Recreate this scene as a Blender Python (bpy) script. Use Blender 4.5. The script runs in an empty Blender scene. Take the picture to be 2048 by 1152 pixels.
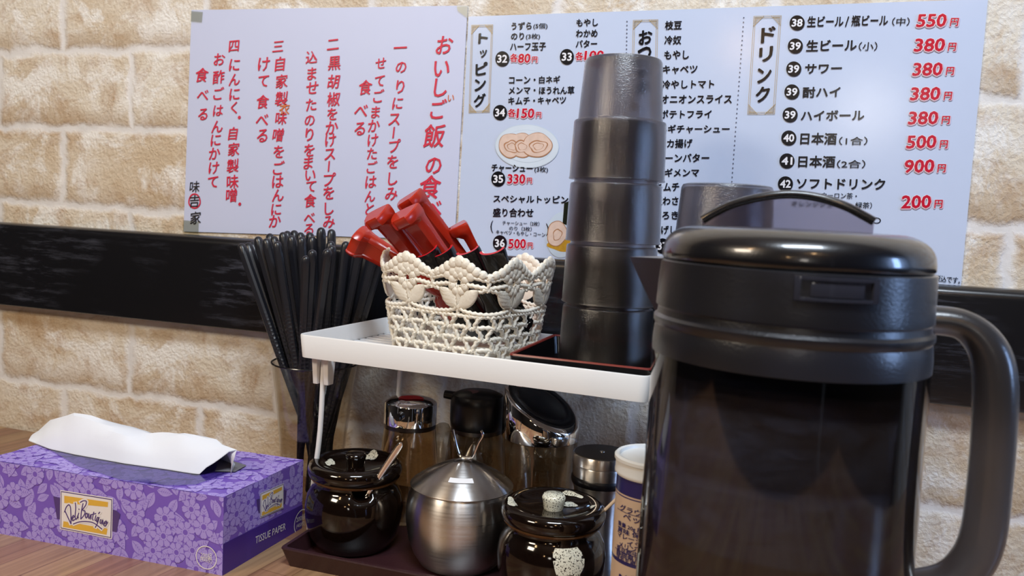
import bpy, bmesh, math, random
from math import sin, cos, pi, radians, sqrt, atan2
from mathutils import Vector, Matrix
random.seed(7)
S = bpy.context.scene
COL = S.collection

# ------------------------------------------------------------------ camera
IMW, IMH, FPX = 2048, 1152, 1650.0
YAW, PITCH, ROLL = radians(17.594), radians(5.208), radians(2.85)
CAM = Vector((0, 0, 0.30))
FW = Vector((-sin(YAW)*cos(PITCH), cos(YAW)*cos(PITCH), -sin(PITCH)))
R0 = Vector((cos(YAW), sin(YAW), 0)); U0 = R0.cross(FW)
IX = R0*cos(ROLL) + U0*sin(ROLL); UP = -R0*sin(ROLL) + U0*cos(ROLL)
cd = bpy.data.cameras.new('camera'); cam = bpy.data.objects.new('camera', cd); COL.objects.link(cam)
cd.sensor_width = 36; cd.lens = FPX/IMW*36; cd.clip_start = 0.01
mw = Matrix.Identity(4)
for i in range(3):
    mw[i][0], mw[i][1], mw[i][2], mw[i][3] = IX[i], UP[i], -FW[i], CAM[i]
cam.matrix_world = mw; S.camera = cam
cd.dof.use_dof = True; cd.dof.focus_distance = 0.70; cd.dof.aperture_fstop = 12

# ------------------------------------------------------------------ light and exposure
S.view_settings.view_transform = 'Standard'; S.view_settings.look = 'None'
S.view_settings.exposure = 0.12; S.view_settings.gamma = 1
S.cycles.transparent_max_bounces = 32
w = bpy.data.worlds.new('world'); S.world = w; w.use_nodes = True
w.node_tree.nodes['Background'].inputs[0].default_value = (0.62, 0.70, 0.85, 1)
w.node_tree.nodes['Background'].inputs[1].default_value = 0.12
def area(name, loc, target, sx, sy, power, col):
    l = bpy.data.lights.new(name, 'AREA'); l.shape = 'RECTANGLE'; l.size = sx; l.size_y = sy
    l.energy = power; l.color = col
    o = bpy.data.objects.new(name, l); COL.objects.link(o); o.location = loc
    o.rotation_euler = (Vector(target)-Vector(loc)).to_track_quat('-Z', 'Y').to_euler()
    return o
def bulb(name, loc, r, power, col):
    l = bpy.data.lights.new(name, 'POINT'); l.shadow_soft_size = r; l.energy = power; l.color = col
    o = bpy.data.objects.new(name, l); COL.objects.link(o); o.location = loc
    return o
COOL = (0.86, 0.92, 1.0); WARM = (1.0, 0.62, 0.30)
area('area_light', (0.10, -0.10, 1.45), (-0.1, 0.55, 0.2), 0.55, 0.22, 18.5, (0.79, 0.89, 1.0))
area('window_light', (1.5, 0.35, 0.52), (-0.1, 0.66, 0.28), 0.18, 0.55, 9, (0.36, 0.56, 1.0))
area('area_light', (-1.0, -0.55, 1.0), (-0.5, 0.75, 0.05), 0.4, 0.25, 9, (1.0, 0.86, 0.68))  # added warm fill that brightens the lower left wall, not a room fixture
bulb('pendant_lamp', (-0.62, -0.30, 1.0), 0.035, 3.2, WARM)
bulb('pendant_lamp', (0.30, -0.55, 0.95), 0.035, 2.6, WARM)
bulb('pendant_lamp', (-0.15, -1.4, 0.9), 0.04, 2.0, WARM)
bulb('pendant_lamp', (0.23, -1.18, 0.66), 0.09, 3.0, (1.0, .93, .85))

# ------------------------------------------------------------------ helpers
def ray(px, py): return FW*FPX + IX*(px-IMW/2) - UP*(py-IMH/2)
def atY(px, py, y):
    d = ray(px, py); return CAM + d*(y/d.y)
def atZ(px, py, z):
    d = ray(px, py); return CAM + d*((z-CAM.z)/d.z)
def onplane(px, py, P, n):
    d = ray(px, py); return CAM + d*((P-CAM).dot(n)/d.dot(n))

def lin(c):
    return tuple(((x/255.0)/12.92 if x/255.0 <= .04045 else ((x/255.0+.055)/1.055)**2.4) for x in c) + (1,)

class NT:
    def __init__(s, name):
        s.m = bpy.data.materials.new(name); s.m.use_nodes = True
        s.t = s.m.node_tree; s.n = s.t.nodes; s.p = s.n.get('Principled BSDF'); s.out = s.n.get('Material Output')
    def new(s, typ, **k):
        n = s.n.new(typ)
        for a, b in k.items():
            if isinstance(a, str) and hasattr(n, a): setattr(n, a, b)
        return n
    def link(s, a, b): s.t.links.new(a, b)
def mat(name, col, rough=.5, metal=0., var=.08, vscale=40., bump=0., bscale=200., coat=0., spec=.5, aniso=0., sheen=0.):
    T = NT(name); p = T.p
    p.inputs['Roughness'].default_value = rough; p.inputs['Metallic'].default_value = metal
    p.inputs['Specular IOR Level'].default_value = spec
    p.inputs['Coat Weight'].default_value = coat; p.inputs['Coat Roughness'].default_value = .08
    if aniso: p.inputs['Anisotropic'].default_value = aniso
    tc = T.new('ShaderNodeTexCoord'); nz = T.new('ShaderNodeTexNoise'); nz.inputs['Scale'].default_value = vscale
    nz.inputs['Detail'].default_value = 4
    T.link(tc.outputs['Object'], nz.inputs['Vector'])
    mx = T.new('ShaderNodeMix'); mx.data_type = 'RGBA'
    c = lin(col) if max(col) > 1 else tuple(col)+(1,)
    mx.inputs[6].default_value = tuple(max(0, x*(1-var)) for x in c[:3])+(1,)
    mx.inputs[7].default_value = tuple(min(1, x*(1+var)) for x in c[:3])+(1,)
    T.link(nz.outputs['Fac'], mx.inputs[0]); T.link(mx.outputs[2], p.inputs['Base Color'])
    if bump:
        n2 = T.new('ShaderNodeTexNoise'); n2.inputs['Scale'].default_value = bscale; n2.inputs['Detail'].default_value = 3
        T.link(tc.outputs['Object'], n2.inputs['Vector'])
        b = T.new('ShaderNodeBump'); b.inputs['Strength'].default_value = bump; b.inputs['Distance'].default_value = .001
        T.link(n2.outputs['Fac'], b.inputs['Height']); T.link(b.outputs['Normal'], p.inputs['Normal'])
    return T.m
def schlick(T, f0=.04):
    lw = T.new('ShaderNodeLayerWeight'); lw.inputs['Blend'].default_value = .5
    pw = T.new('ShaderNodeMath'); pw.operation = 'POWER'; pw.inputs[1].default_value = 5; T.link(lw.outputs['Facing'], pw.inputs[0])
    ma = T.new('ShaderNodeMath'); ma.operation = 'MULTIPLY_ADD'; ma.inputs[1].default_value = 1-f0; ma.inputs[2].default_value = f0
    T.link(pw.outputs[0], ma.inputs[0]); return lw, ma
def smoky(name, tint, trough, grough, ior=1.15, f0=.05, bump=0., bscale=900., diff=None, dfac=0.):
    """tinted see-through plastic: rough refraction under a glossy skin"""
    T = NT(name); T.n.remove(T.p)
    rf = T.new('ShaderNodeBsdfRefraction'); rf.inputs['Color'].default_value = tuple(tint)+(1,)
    rf.inputs['Roughness'].default_value = trough; rf.inputs['IOR'].default_value = ior
    gl = T.new('ShaderNodeBsdfGlossy'); gl.inputs['Color'].default_value = (1, 1, 1, 1); gl.inputs['Roughness'].default_value = grough
    fr, fo = schlick(T, f0)
    mx = T.new('ShaderNodeMixShader'); T.link(fo.outputs[0], mx.inputs[0])
    base = rf
    tc = T.new('ShaderNodeTexCoord'); nz = T.new('ShaderNodeTexNoise'); nz.inputs['Scale'].default_value = bscale
    T.link(tc.outputs['Object'], nz.inputs['Vector'])
    if diff:
        df = T.new('ShaderNodeBsdfDiffuse'); df.inputs['Color'].default_value = tuple(diff)+(1,)
        m2 = T.new('ShaderNodeMixShader'); m2.inputs[0].default_value = dfac
        T.link(rf.outputs[0], m2.inputs[1]); T.link(df.outputs[0], m2.inputs[2]); base = m2
    T.link(base.outputs[0], mx.inputs[1]); T.link(gl.outputs[0], mx.inputs[2])
    if bump:
        b = T.new('ShaderNodeBump'); b.inputs['Strength'].default_value = bump; b.inputs['Distance'].default_value = .0006
        T.link(nz.outputs['Fac'], b.inputs['Height'])
        T.link(b.outputs[0], gl.inputs['Normal']); T.link(b.outputs[0], fr.inputs['Normal'])
    T.link(mx.outputs[0], T.out.inputs[0])
    return T.m
def clear(name, tint, grough=.03, f0=.04):
    """thin clear glass or plastic"""
    T = NT(name); T.n.remove(T.p)
    tr = T.new('ShaderNodeBsdfTransparent'); tr.inputs[0].default_value = tuple(tint)+(1,)
    gl = T.new('ShaderNodeBsdfGlossy'); gl.inputs['Roughness'].default_value = grough
    lw, fo = schlick(T, f0)
    mx = T.new('ShaderNodeMixShader'); T.link(fo.outputs[0], mx.inputs[0])
    T.link(tr.outputs[0], mx.inputs[1]); T.link(gl.outputs[0], mx.inputs[2]); T.link(mx.outputs[0], T.out.inputs[0])
    return T.m

class M:
    def __init__(s): s.v = []; s.f = []; s.m = []
    def add(s, vs, fs, mt=0):
        o = len(s.v); s.v += [Vector(v) for v in vs]
        for f in fs: s.f.append([i+o for i in f]); s.m.append(mt)
        return s
    def lathe(s, prof, seg=56, c=(0, 0, 0), mt=0, fn=None, mats=None):
        c = Vector(c); o = len(s.v); n = len(prof)
        for i, (r, z) in enumerate(prof):
            for k in range(seg):
                a = 2*pi*k/seg
                p = Vector((r*cos(a), r*sin(a), z))
                if fn: p = fn(p, a, i)
                s.v.append(c+p)
        for i in range(n-1):
            for k in range(seg):
                k2 = (k+1) % seg
                s.f.append([o+i*seg+k, o+i*seg+k2, o+(i+1)*seg+k2, o+(i+1)*seg+k]); s.m.append(mats[i] if mats else mt)
        if prof[0][0] > 1e-6: s.f.append([o+k for k in range(seg)][::-1]); s.m.append(mats[0] if mats else mt)
        if prof[-1][0] > 1e-6: s.f.append([o+(n-1)*seg+k for k in range(seg)]); s.m.append(mats[-1] if mats else mt)
        return s
    def shell(s, prof, t, seg=56, c=(0, 0, 0), mt=0, fn=None):
        """open vessel: outer profile bottom-centre to rim, given a wall thickness"""
        inner = [(max(r-t, 0.0), z+(t if i <= 1 else 0)) for i, (r, z) in enumerate(prof)]
        pr = prof+inner[::-1]
        o = len(s.v); c = Vector(c); n = len(pr)
        s.lathe(pr, seg, c, mt, fn); return s
    def tube(s, pts, r, n=8, closed=False, mt=0, twist=0., flat=1., up=None):
        pts = [Vector(p) for p in pts]; L = len(pts); o = len(s.v)
        rr = r if isinstance(r, (list, tuple)) else [r]*L
        prev = None; dist = 0
        for i, p in enumerate(pts):
            a = pts[(i-1) % L] if (closed or i > 0) else p
            b = pts[(i+1) % L] if (closed or i < L-1) else p
            t = (b-a).normalized()
            if prev is None:
                u = Vector(up) if up else (Vector((0, 0, 1)) if abs(t.z) < .9 else Vector((0, 1, 0)))
                u = (u-t*u.dot(t)).normalized()
            else:
                u = (prev-t*prev.dot(t)).normalized()
            prev = u; v = t.cross(u)
            if i: dist += (p-pts[i-1]).length
            for k in range(n):
                th = 2*pi*k/n
                q = rr[i]*(1+(.30*cos(2*th-2*pi*dist/twist) if twist else 0))
                s.v.append(p+u*(q*cos(th))+v*(q*sin(th)*flat))
        for i in range(L if closed else L-1):
            j = (i+1) % L
            for k in range(n):
                k2 = (k+1) % n
                s.f.append([o+i*n+k, o+i*n+k2, o+j*n+k2, o+j*n+k]); s.m.append(mt)
        if not closed:
            s.f.append([o+k for k in range(n)][::-1]); s.m.append(mt)
            s.f.append([o+(L-1)*n+k for k in range(n)]); s.m.append(mt)
        return s
    def loft(s, rings, mt=0, capmt=None, closed=True):
        o = len(s.v); n = len(rings[0])
        for r in rings: s.v += [Vector(p) for p in r]
        for i in range(len(rings)-1):
            for k in range(n if closed else n-1):
                k2 = (k+1) % n
                s.f.append([o+i*n+k, o+i*n+k2, o+(i+1)*n+k2, o+(i+1)*n+k]); s.m.append(mt)
        if closed:
            s.f.append([o+k for k in range(n)][::-1]); s.m.append(mt)
            s.f.append([o+(len(rings)-1)*n+k for k in range(n)]); s.m.append(mt if capmt is None else capmt)
        return s
    def box(s, c, d, mt=0, rz=0.):
        c = Vector(c); x, y, z = d[0]/2, d[1]/2, d[2]/2; R = Matrix.Rotation(rz, 3, 'Z')
        vs = [c+R @ Vector((sx*x, sy*y, sz*z)) for sz in (-1, 1) for sx, sy in ((-1, -1), (1, -1), (1, 1), (-1, 1))]
        return s.add(vs, [(3, 2, 1, 0), (4, 5, 6, 7), (0, 1, 5, 4), (1, 2, 6, 5), (2, 3, 7, 6), (3, 0, 4, 7)], mt)
    def quadbox(s, a, b, h, mt=0):
        return s.add(list(a)+list(b), [(3, 2, 1, 0), (4, 5, 6, 7), (0, 1, 5, 4), (1, 2, 6, 5), (2, 3, 7, 6), (3, 0, 4, 7)], mt)
    def ball(s, c, ax, mt=0, nu=10, nv=6):
        """ellipsoid with half-axis vectors ax"""
        c = Vector(c); o = len(s.v); ring = []
        for i in range(nv+1):
            t = pi*i/nv
            for k in range(nu):
                a = 2*pi*k/nu
                s.v.append(c+ax[0]*(sin(t)*cos(a))+ax[1]*(sin(t)*sin(a))+ax[2]*cos(t))
        for i in range(nv):
            for k in range(nu):
                k2 = (k+1) % nu
                s.f.append([o+i*nu+k, o+(i+1)*nu+k, o+(i+1)*nu+k2, o+i*nu+k2]); s.m.append(mt)
        return s
    def build(s, name, mats, parent=None, smooth=True, angle=38, bevel=0., fixn=True, weld=1e-6):
        me = bpy.data.meshes.new(name); bm = bmesh.new()
        vs = [bm.verts.new(v) for v in s.v]; bm.verts.ensure_lookup_table()
        for f, mt in zip(s.f, s.m):
            try:
                fc = bm.faces.new([vs[i] for i in f]); fc.material_index = mt
            except ValueError: pass
        if weld: bmesh.ops.remove_doubles(bm, verts=bm.verts, dist=weld)
        if fixn: bmesh.ops.recalc_face_normals(bm, faces=bm.faces)
        if bevel:
            ed = [e for e in bm.edges if len(e.link_faces) == 2 and e.calc_face_angle(0) > radians(50)]
            bmesh.ops.bevel(bm, geom=ed, offset=bevel, segments=3, profile=.5, affect='EDGES', clamp_overlap=True)
        bm.to_mesh(me); bm.free()
        if not isinstance(mats, (list, tuple)): mats = [mats]
        for m in mats: me.materials.append(m)
        if smooth:
            me.polygons.foreach_set('use_smooth', [True]*len(me.polygons)); me.set_sharp_from_angle(angle=radians(angle))
        o = bpy.data.objects.new(name, me); COL.objects.link(o)
        if parent: o.parent = parent
        return o
def tag(o, label, cat, group=None, kind=None):
    o['label'] = label; o['category'] = cat
    if group: o['group'] = group
    if kind: o['kind'] = kind
    return o
def thing(name, label, cat, loc=(0, 0, 0), group=None, rz=0.):
    o = bpy.data.objects.new(name, None); COL.objects.link(o); o.empty_display_size = .02
    o.location = loc; o.rotation_euler = (0, 0, rz)
    return tag(o, label, cat, group)
def struct(o): o['kind'] = 'structure'; return o
def copy_thing(root, label=None):
    c = root.copy(); COL.objects.link(c)
    if label: c['label'] = label
    for ch in list(root.children):
        d = ch.copy(); COL.objects.link(d); d.parent = c
        for g in list(ch.children):
            e = g.copy(); COL.objects.link(e); e.parent = d
    return c
def smoothcurve(pts, k=6):
    """Catmull-Rom through pts"""
    pts = [Vector(p) for p in pts]; out = []
    for i in range(len(pts)-1):
        a = pts[max(i-1, 0)]; b = pts[i]; c = pts[i+1]; d = pts[min(i+2, len(pts)-1)]
        for j in range(k):
            t = j/k
            out.append(.5*((2*b)+(c-a)*t+(2*a-5*b+4*c-d)*t*t+(3*b-a-3*c+d)*t**3))
    out.append(pts[-1]); return out

# ------------------------------------------------------------------ lettering
_jobs = []
def text_mesh_all():
    """turn every queued string into a flat mesh in one pass"""
    objs = []
    for j in _jobs:
        cu = bpy.data.curves.new('lettering', 'FONT'); cu.body = j['s']; cu.size = 1; cu.resolution_u = 2
        cu.offset = j['off']; cu.fill_mode = 'FRONT'
        o = bpy.data.objects.new('lettering', cu); COL.objects.link(o); objs.append(o)
    dg = bpy.context.evaluated_depsgraph_get(); dg.update()
    for j, o in zip(_jobs, objs):
        e = o.evaluated_get(dg); me = e.to_mesh()
        V = [(v.co.x, v.co.y) for v in me.vertices]; Fs = [list(p.vertices) for p in me.polygons]
        e.to_mesh_clear()
        j['V'] = V; j['F'] = Fs
    for o in objs:
        cu = o.data; bpy.data.objects.remove(o); bpy.data.curves.remove(cu)
    for j in _jobs: j['fn'](j)
    _jobs.clear()
def put_text(s, target, mt, mapf, off=.0, slant=0., rot=0., em=False):
    """queue string s; mapf((u,v)) -> world, with u,v in 0..1 over the glyphs' own box (or the em square)"""
    def fn(j):
        V = j['V']
        if not V: return
        if em: x0, y0, x1, y1 = 0, -.12, 1, .88
        else:
            x0 = min(a for a, b in V); x1 = max(a for a, b in V); y0 = min(b for a, b in V); y1 = max(b for a, b in V)
        cy = (y0+y1)/2; cx = (x0+x1)/2
        if slant: V = [(x+slant*(y-cy), y) for x, y in V]
        if rot: V = [(cx+(x-cx)*cos(rot)-(y-cy)*sin(rot), cy+(x-cx)*sin(rot)+(y-cy)*cos(rot)) for x, y in V]
        b = off
        sh = [(0, 0)] if b <= 0 else ([(b*cos(2*pi*k/6), b*sin(2*pi*k/6)) for k in range(6)] if b < .045 else [(0, 0)]+[(b*cos(2*pi*k/10), b*sin(2*pi*k/10)) for k in range(10)])
        w_, h_ = max(x1-x0, 1e-6), max(y1-y0, 1e-6)
        sx, sy = (w_/(w_+2*b), h_/(h_+2*b)) if not em else (1, 1)
        o_ = mapf(0, 0); nn = (mapf(1, 0)-o_).cross(mapf(0, 1)-o_); nn = nn.normalized() if nn.length > 0 else Vector((0, -1, 0))
        for q, (dx, dy) in enumerate(sh):
            target.add([mapf(((x+dx-x0)/w_-.5)*sx+.5, ((y+dy-y0)/h_-.5)*sy+.5)+nn*(q*8e-6) for x, y in V], j['F'], mt)
    _jobs.append(dict(s=s, off=0, fn=fn))

# ------------------------------------------------------------------ materials
def brick_mat():
    T = NT('brick_wallpaper'); p = T.p
    uv = T.new('ShaderNodeUVMap')
    n0 = T.new('ShaderNodeTexNoise'); n0.inputs['Scale'].default_value = 24; n0.inputs['Detail'].default_value = 7; n0.inputs['Roughness'].default_value = .62
    T.link(uv.outputs[0], n0.inputs['Vector'])
    sb = T.new('ShaderNodeVectorMath'); sb.operation = 'SUBTRACT'; sb.inputs[1].default_value = (.5, .5, .5)
    T.link(n0.outputs['Color'], sb.inputs[0])
    sc = T.new('ShaderNodeVectorMath'); sc.operation = 'SCALE'; sc.inputs['Scale'].default_value = .026
    T.link(sb.outputs[0], sc.inputs[0])
    ad = T.new('ShaderNodeVectorMath'); T.link(uv.outputs[0], ad.inputs[0]); T.link(sc.outputs[0], ad.inputs[1])
    br = T.new('ShaderNodeTexBrick'); br.offset = .5; br.squash = 1
    br.inputs['Scale'].default_value = 1; br.inputs['Brick Width'].default_value = .201; br.inputs['Row Height'].default_value = .091
    br.inputs['Mortar Size'].default_value = .0088; br.inputs['Mortar Smooth'].default_value = .9; br.inputs['Bias'].default_value = 0
    br.inputs['Color1'].default_value = (0, 0, 0, 1); br.inputs['Color2'].default_value = (1, 1, 1, 1); br.inputs['Mortar'].default_value = (.5, .5, .5, 1)
    T.link(ad.outputs[0], br.inputs['Vector'])
    def noise(scale, det=6, rough=.6, dist=0., off=0.):
        n = T.new('ShaderNodeTexNoise'); n.inputs['Scale'].default_value = scale; n.inputs['Detail'].default_value = det
        n.inputs['Roughness'].default_value = rough; n.inputs['Distortion'].default_value = dist
        m = T.new('ShaderNodeMapping'); m.inputs['Location'].default_value = (off, off*1.7, 0)
        T.link(uv.outputs[0], m.inputs[0]); T.link(m.outputs[0], n.inputs['Vector']); return n.outputs['Fac']
    def ramp(src, pts):
        r = T.new('ShaderNodeValToRGB'); el = r.color_ramp.elements
        el[0].position, el[0].color = pts[0]; el[1].position, el[1].color = pts[-1]
        for q, c in pts[1:-1]:
            e = el.new(q); e.color = c
        T.link(src, r.inputs[0]); return r.outputs[0]
    def mix(f, a, b, mode='MIX'):
        m = T.new('ShaderNodeMix'); m.data_type = 'RGBA'; m.blend_type = mode
        for s_, q in ((0, f), (6, a), (7, b)):
            if isinstance(q, (int, float)): m.inputs[s_].default_value = q
            elif isinstance(q, tuple): m.inputs[s_].default_value = q
            else: T.link(q, m.inputs[s_])
        return m.outputs[2]
    big = noise(9, 7, .62, .6)
    body = ramp(big, [(.28, lin((184, 154, 114))), (.41, lin((208, 186, 152))), (.53, lin((224, 212, 190))), (.67, lin((238, 234, 226)))])
    # each brick leans lighter or darker
    body = mix(.30, body, mix(br.outputs['Color'], lin((206, 178, 140)), lin((236, 228, 212))))
    # chalky whitewash patches and darker ochre blotches
    wp = ramp(noise(15, 8, .7, .5, 3.1), [(.50, (0, 0, 0, 1)), (.60, (1, 1, 1, 1))])
    body = mix(wp, body, lin((240, 236, 228)))
    oc = ramp(noise(20, 8, .72, .5, 7.7), [(.50, (0, 0, 0, 1)), (.72, (1, 1, 1, 1))])
    body = mix(oc, body, lin((182, 142, 94)))
    # darker ochre lower edge of each brick row
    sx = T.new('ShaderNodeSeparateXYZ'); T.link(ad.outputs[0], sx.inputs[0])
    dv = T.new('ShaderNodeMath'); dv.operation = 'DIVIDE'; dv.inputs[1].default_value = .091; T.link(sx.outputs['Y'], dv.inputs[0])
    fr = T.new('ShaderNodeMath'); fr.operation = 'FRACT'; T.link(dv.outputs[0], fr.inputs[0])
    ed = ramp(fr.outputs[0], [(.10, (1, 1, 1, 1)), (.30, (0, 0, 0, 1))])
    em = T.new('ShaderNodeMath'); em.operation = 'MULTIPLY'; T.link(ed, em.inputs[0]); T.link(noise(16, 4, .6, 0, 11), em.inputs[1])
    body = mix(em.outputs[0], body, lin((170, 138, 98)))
    mor = ramp(noise(30, 5), [(.3, lin((216, 213, 210))), (.7, lin((232, 229, 226)))])
    hs = T.new('ShaderNodeHueSaturation'); hs.inputs['Saturation'].default_value = .85; hs.inputs['Value'].default_value = 1.03; T.link(body, hs.inputs['Color'])
    col = mix(br.outputs['Fac'], hs.outputs[0], mor)
    T.link(col, p.inputs['Base Color']); p.inputs['Roughness'].default_value = .62
    p.inputs['Specular IOR Level'].default_value = .35
    # embossed crust
    vo = T.new('ShaderNodeTexVoronoi'); vo.inputs['Scale'].default_value = 230; T.link(ad.outputs[0], vo.inputs['Vector'])
    h1 = noise(150, 8, .75, .15, 2.0)
    a1 = T.new('ShaderNodeMath'); a1.operation = 'MULTIPLY_ADD'; a1.inputs[1].default_value = .6; T.link(vo.outputs['Distance'], a1.inputs[0]); T.link(h1, a1.inputs[2])
    iv = T.new('ShaderNodeMath'); iv.operation = 'SUBTRACT'; iv.inputs[0].default_value = 1.15; T.link(br.outputs['Fac'], iv.inputs[1])
    a2 = T.new('ShaderNodeMath'); a2.operation = 'MULTIPLY'; T.link(a1.outputs[0], a2.inputs[0]); T.link(iv.outputs[0], a2.inputs[1])
    a3 = T.new('ShaderNodeMath'); a3.operation = 'MULTIPLY_ADD'; a3.inputs[1].default_value = -.15; T.link(br.outputs['Fac'], a3.inputs[0]); T.link(a2.outputs[0], a3.inputs[2])
    b = T.new('ShaderNodeBump'); b.inputs['Strength'].default_value = .8; b.inputs['Distance'].default_value = .0016
    T.link(a3.outputs[0], b.inputs['Height']); T.link(b.outputs[0], p.inputs['Normal'])
    return T.m
def wood_mat():
    T = NT('oak_parquet'); p = T.p
    tc = T.new('ShaderNodeTexCoord'); mp = T.new('ShaderNodeMapping'); mp.inputs['Rotation'].default_value = (0, 0, radians(-84))
    T.link(tc.outputs['Object'], mp.inputs[0])
    br = T.new('ShaderNodeTexBrick'); br.offset = .37; br.inputs['Scale'].default_value = 1
    br.inputs['Brick Width'].default_value = .16; br.inputs['Row Height'].default_value = .03; br.inputs['Mortar Size'].default_value = .0003
    br.inputs['Color1'].default_value = lin((150, 106, 84)); br.inputs['Color2'].default_value = lin((178, 146, 108)); br.inputs['Mortar'].default_value = lin((120, 84, 58))
    T.link(mp.outputs[0], br.inputs['Vector'])
    ms = T.new('ShaderNodeMapping'); ms.inputs['Scale'].default_value = (6, 190, 20); T.link(mp.outputs[0], ms.inputs[0])
    nz = T.new('ShaderNodeTexNoise'); nz.inputs['Scale'].default_value = 1; nz.inputs['Detail'].default_value = 5; nz.inputs['Distortion'].default_value = .4
    T.link(ms.outputs[0], nz.inputs['Vector'])
    rp = T.new('ShaderNodeValToRGB'); rp.color_ramp.elements[0].position = .3; rp.color_ramp.elements[0].color = (.55, .5, .45, 1); rp.color_ramp.elements[1].position = .65; rp.color_ramp.elements[1].color = (1.05, 1.03, 1, 1)
    T.link(nz.outputs['Fac'], rp.inputs[0])
    m = T.new('ShaderNodeMix'); m.data_type = 'RGBA'; m.blend_type = 'MULTIPLY'; m.inputs[0].default_value = .8
    T.link(br.outputs['Color'], m.inputs[6]); T.link(rp.outputs[0], m.inputs[7]); T.link(m.outputs[2], p.inputs['Base Color'])
    p.inputs['Roughness'].default_value = .33
    return T.m
def rail_mat():
    T = NT('black_lacquer_rail'); p = T.p
    tc = T.new('ShaderNodeTexCoord'); mp = T.new('ShaderNodeMapping'); mp.inputs['Scale'].default_value = (14, 30, 110); T.link(tc.outputs['Object'], mp.inputs[0])
    nz = T.new('ShaderNodeTexNoise'); nz.inputs['Scale'].default_value = 1; nz.inputs['Detail'].default_value = 8; nz.inputs['Roughness'].default_value = .7; T.link(mp.outputs[0], nz.inputs['Vector'])
    rp = T.new('ShaderNodeValToRGB'); e = rp.color_ramp.elements; e[0].position = .50; e[0].color = lin((20, 20, 24)); e[1].position = .72; e[1].color = lin((88, 90, 102))
    T.link(nz.outputs['Fac'], rp.inputs[0])
    n2 = T.new('ShaderNodeTexNoise'); n2.inputs['Scale'].default_value = 6; T.link(tc.outputs['Object'], n2.inputs['Vector'])
    r2 = T.new('ShaderNodeValToRGB'); r2.color_ramp.elements[0].position = .45; r2.color_ramp.elements[1].position = .62; T.link(n2.outputs['Fac'], r2.inputs[0])
    m = T.new('ShaderNodeMix'); m.data_type = 'RGBA'; m.inputs[6].default_value = lin((20, 20, 23))
    T.link(r2.outputs[0], m.inputs[0]); T.link(rp.outputs[0], m.inputs[7]); T.link(m.outputs[2], p.inputs['Base Color'])
    p.inputs['Roughness'].default_value = .26; p.inputs['Coat Weight'].default_value = .5; p.inputs['Coat Roughness'].default_value = .12
    b = T.new('ShaderNodeBump'); b.inputs['Strength'].default_value = .12; b.inputs['Distance'].default_value = .001; T.link(nz.outputs['Fac'], b.inputs['Height']); T.link(b.outputs[0], p.inputs['Normal'])
    return T.m
def speckle_mat(name, base, dots, scale, thr, rough=.25):
    T = NT(name); p = T.p
    tc = T.new('ShaderNodeTexCoord'); vo = T.new('ShaderNodeTexNoise'); vo.inputs['Scale'].default_value = scale; vo.inputs['Detail'].default_value = 1
    T.link(tc.outputs['Object'], vo.inputs['Vector'])
    rp = T.new('ShaderNodeValToRGB'); e = rp.color_ramp.elements; e[0].position = thr-.03; e[0].color = lin(dots); e[1].position = thr+.03; e[1].color = lin(base)
    T.link(vo.outputs['Fac'], rp.inputs[0]); T.link(rp.outputs[0], p.inputs['Base Color']); p.inputs['Roughness'].default_value = rough
    return T.m
def steel_mat(name, rough, col=(.70, .68, .66)):
    T = NT(name); p = T.p; p.inputs['Metallic'].default_value = 1; p.inputs['Base Color'].default_value = col+(1,)
    tc = T.new('ShaderNodeTexCoord'); mp = T.new('ShaderNodeMapping'); mp.inputs['Scale'].default_value = (8, 8, 900); T.link(tc.outputs['Object'], mp.inputs[0])
    nz = T.new('ShaderNodeTexNoise'); nz.inputs['Scale'].default_value = 1; nz.inputs['Detail'].default_value = 4; T.link(mp.outputs[0], nz.inputs['Vector'])
    mr = T.new('ShaderNodeMapRange'); mr.inputs['To Min'].default_value = rough*.75; mr.inputs['To Max'].default_value = rough*1.3; T.link(nz.outputs['Fac'], mr.inputs[0]); T.link(mr.outputs[0], p.inputs['Roughness'])
    tg = T.new('ShaderNodeTangent'); tg.direction_type = 'RADIAL'; tg.axis = 'Z'; T.link(tg.outputs[0], p.inputs['Tangent'])
    p.inputs['Anisotropic'].default_value = .85
    p.inputs['Anisotropic Rotation'].default_value = .25
    return T.m
def stick_mat():
    T = NT('black_chopstick_plastic'); p = T.p
    tc = T.new('ShaderNodeTexCoord'); vo = T.new('ShaderNodeTexVoronoi'); vo.inputs['Scale'].default_value = 260; vo.inputs['Randomness'].default_value = .25
    T.link(tc.outputs['Object'], vo.inputs['Vector'])
    sx = T.new('ShaderNodeSeparateXYZ'); T.link(tc.outputs['Object'], sx.inputs[0])
    rp = T.new('ShaderNodeMapRange'); rp.inputs['From Min'].default_value = .195; rp.inputs['From Max'].default_value = .165; T.link(sx.outputs['Z'], rp.inputs[0])
    mu = T.new('ShaderNodeMath'); mu.operation = 'MULTIPLY'; T.link(vo.outputs['Distance'], mu.inputs[0]); T.link(rp.outputs[0], mu.inputs[1])
    b = T.new('ShaderNodeBump'); b.inputs['Strength'].default_value = .8; b.inputs['Distance'].default_value = .0012; T.link(mu.outputs[0], b.inputs['Height']); T.link(b.outputs[0], p.inputs['Normal'])
    p.inputs['Base Color'].default_value = lin((30, 31, 37)); p.inputs['Roughness'].default_value = .33
    return T.m

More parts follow.
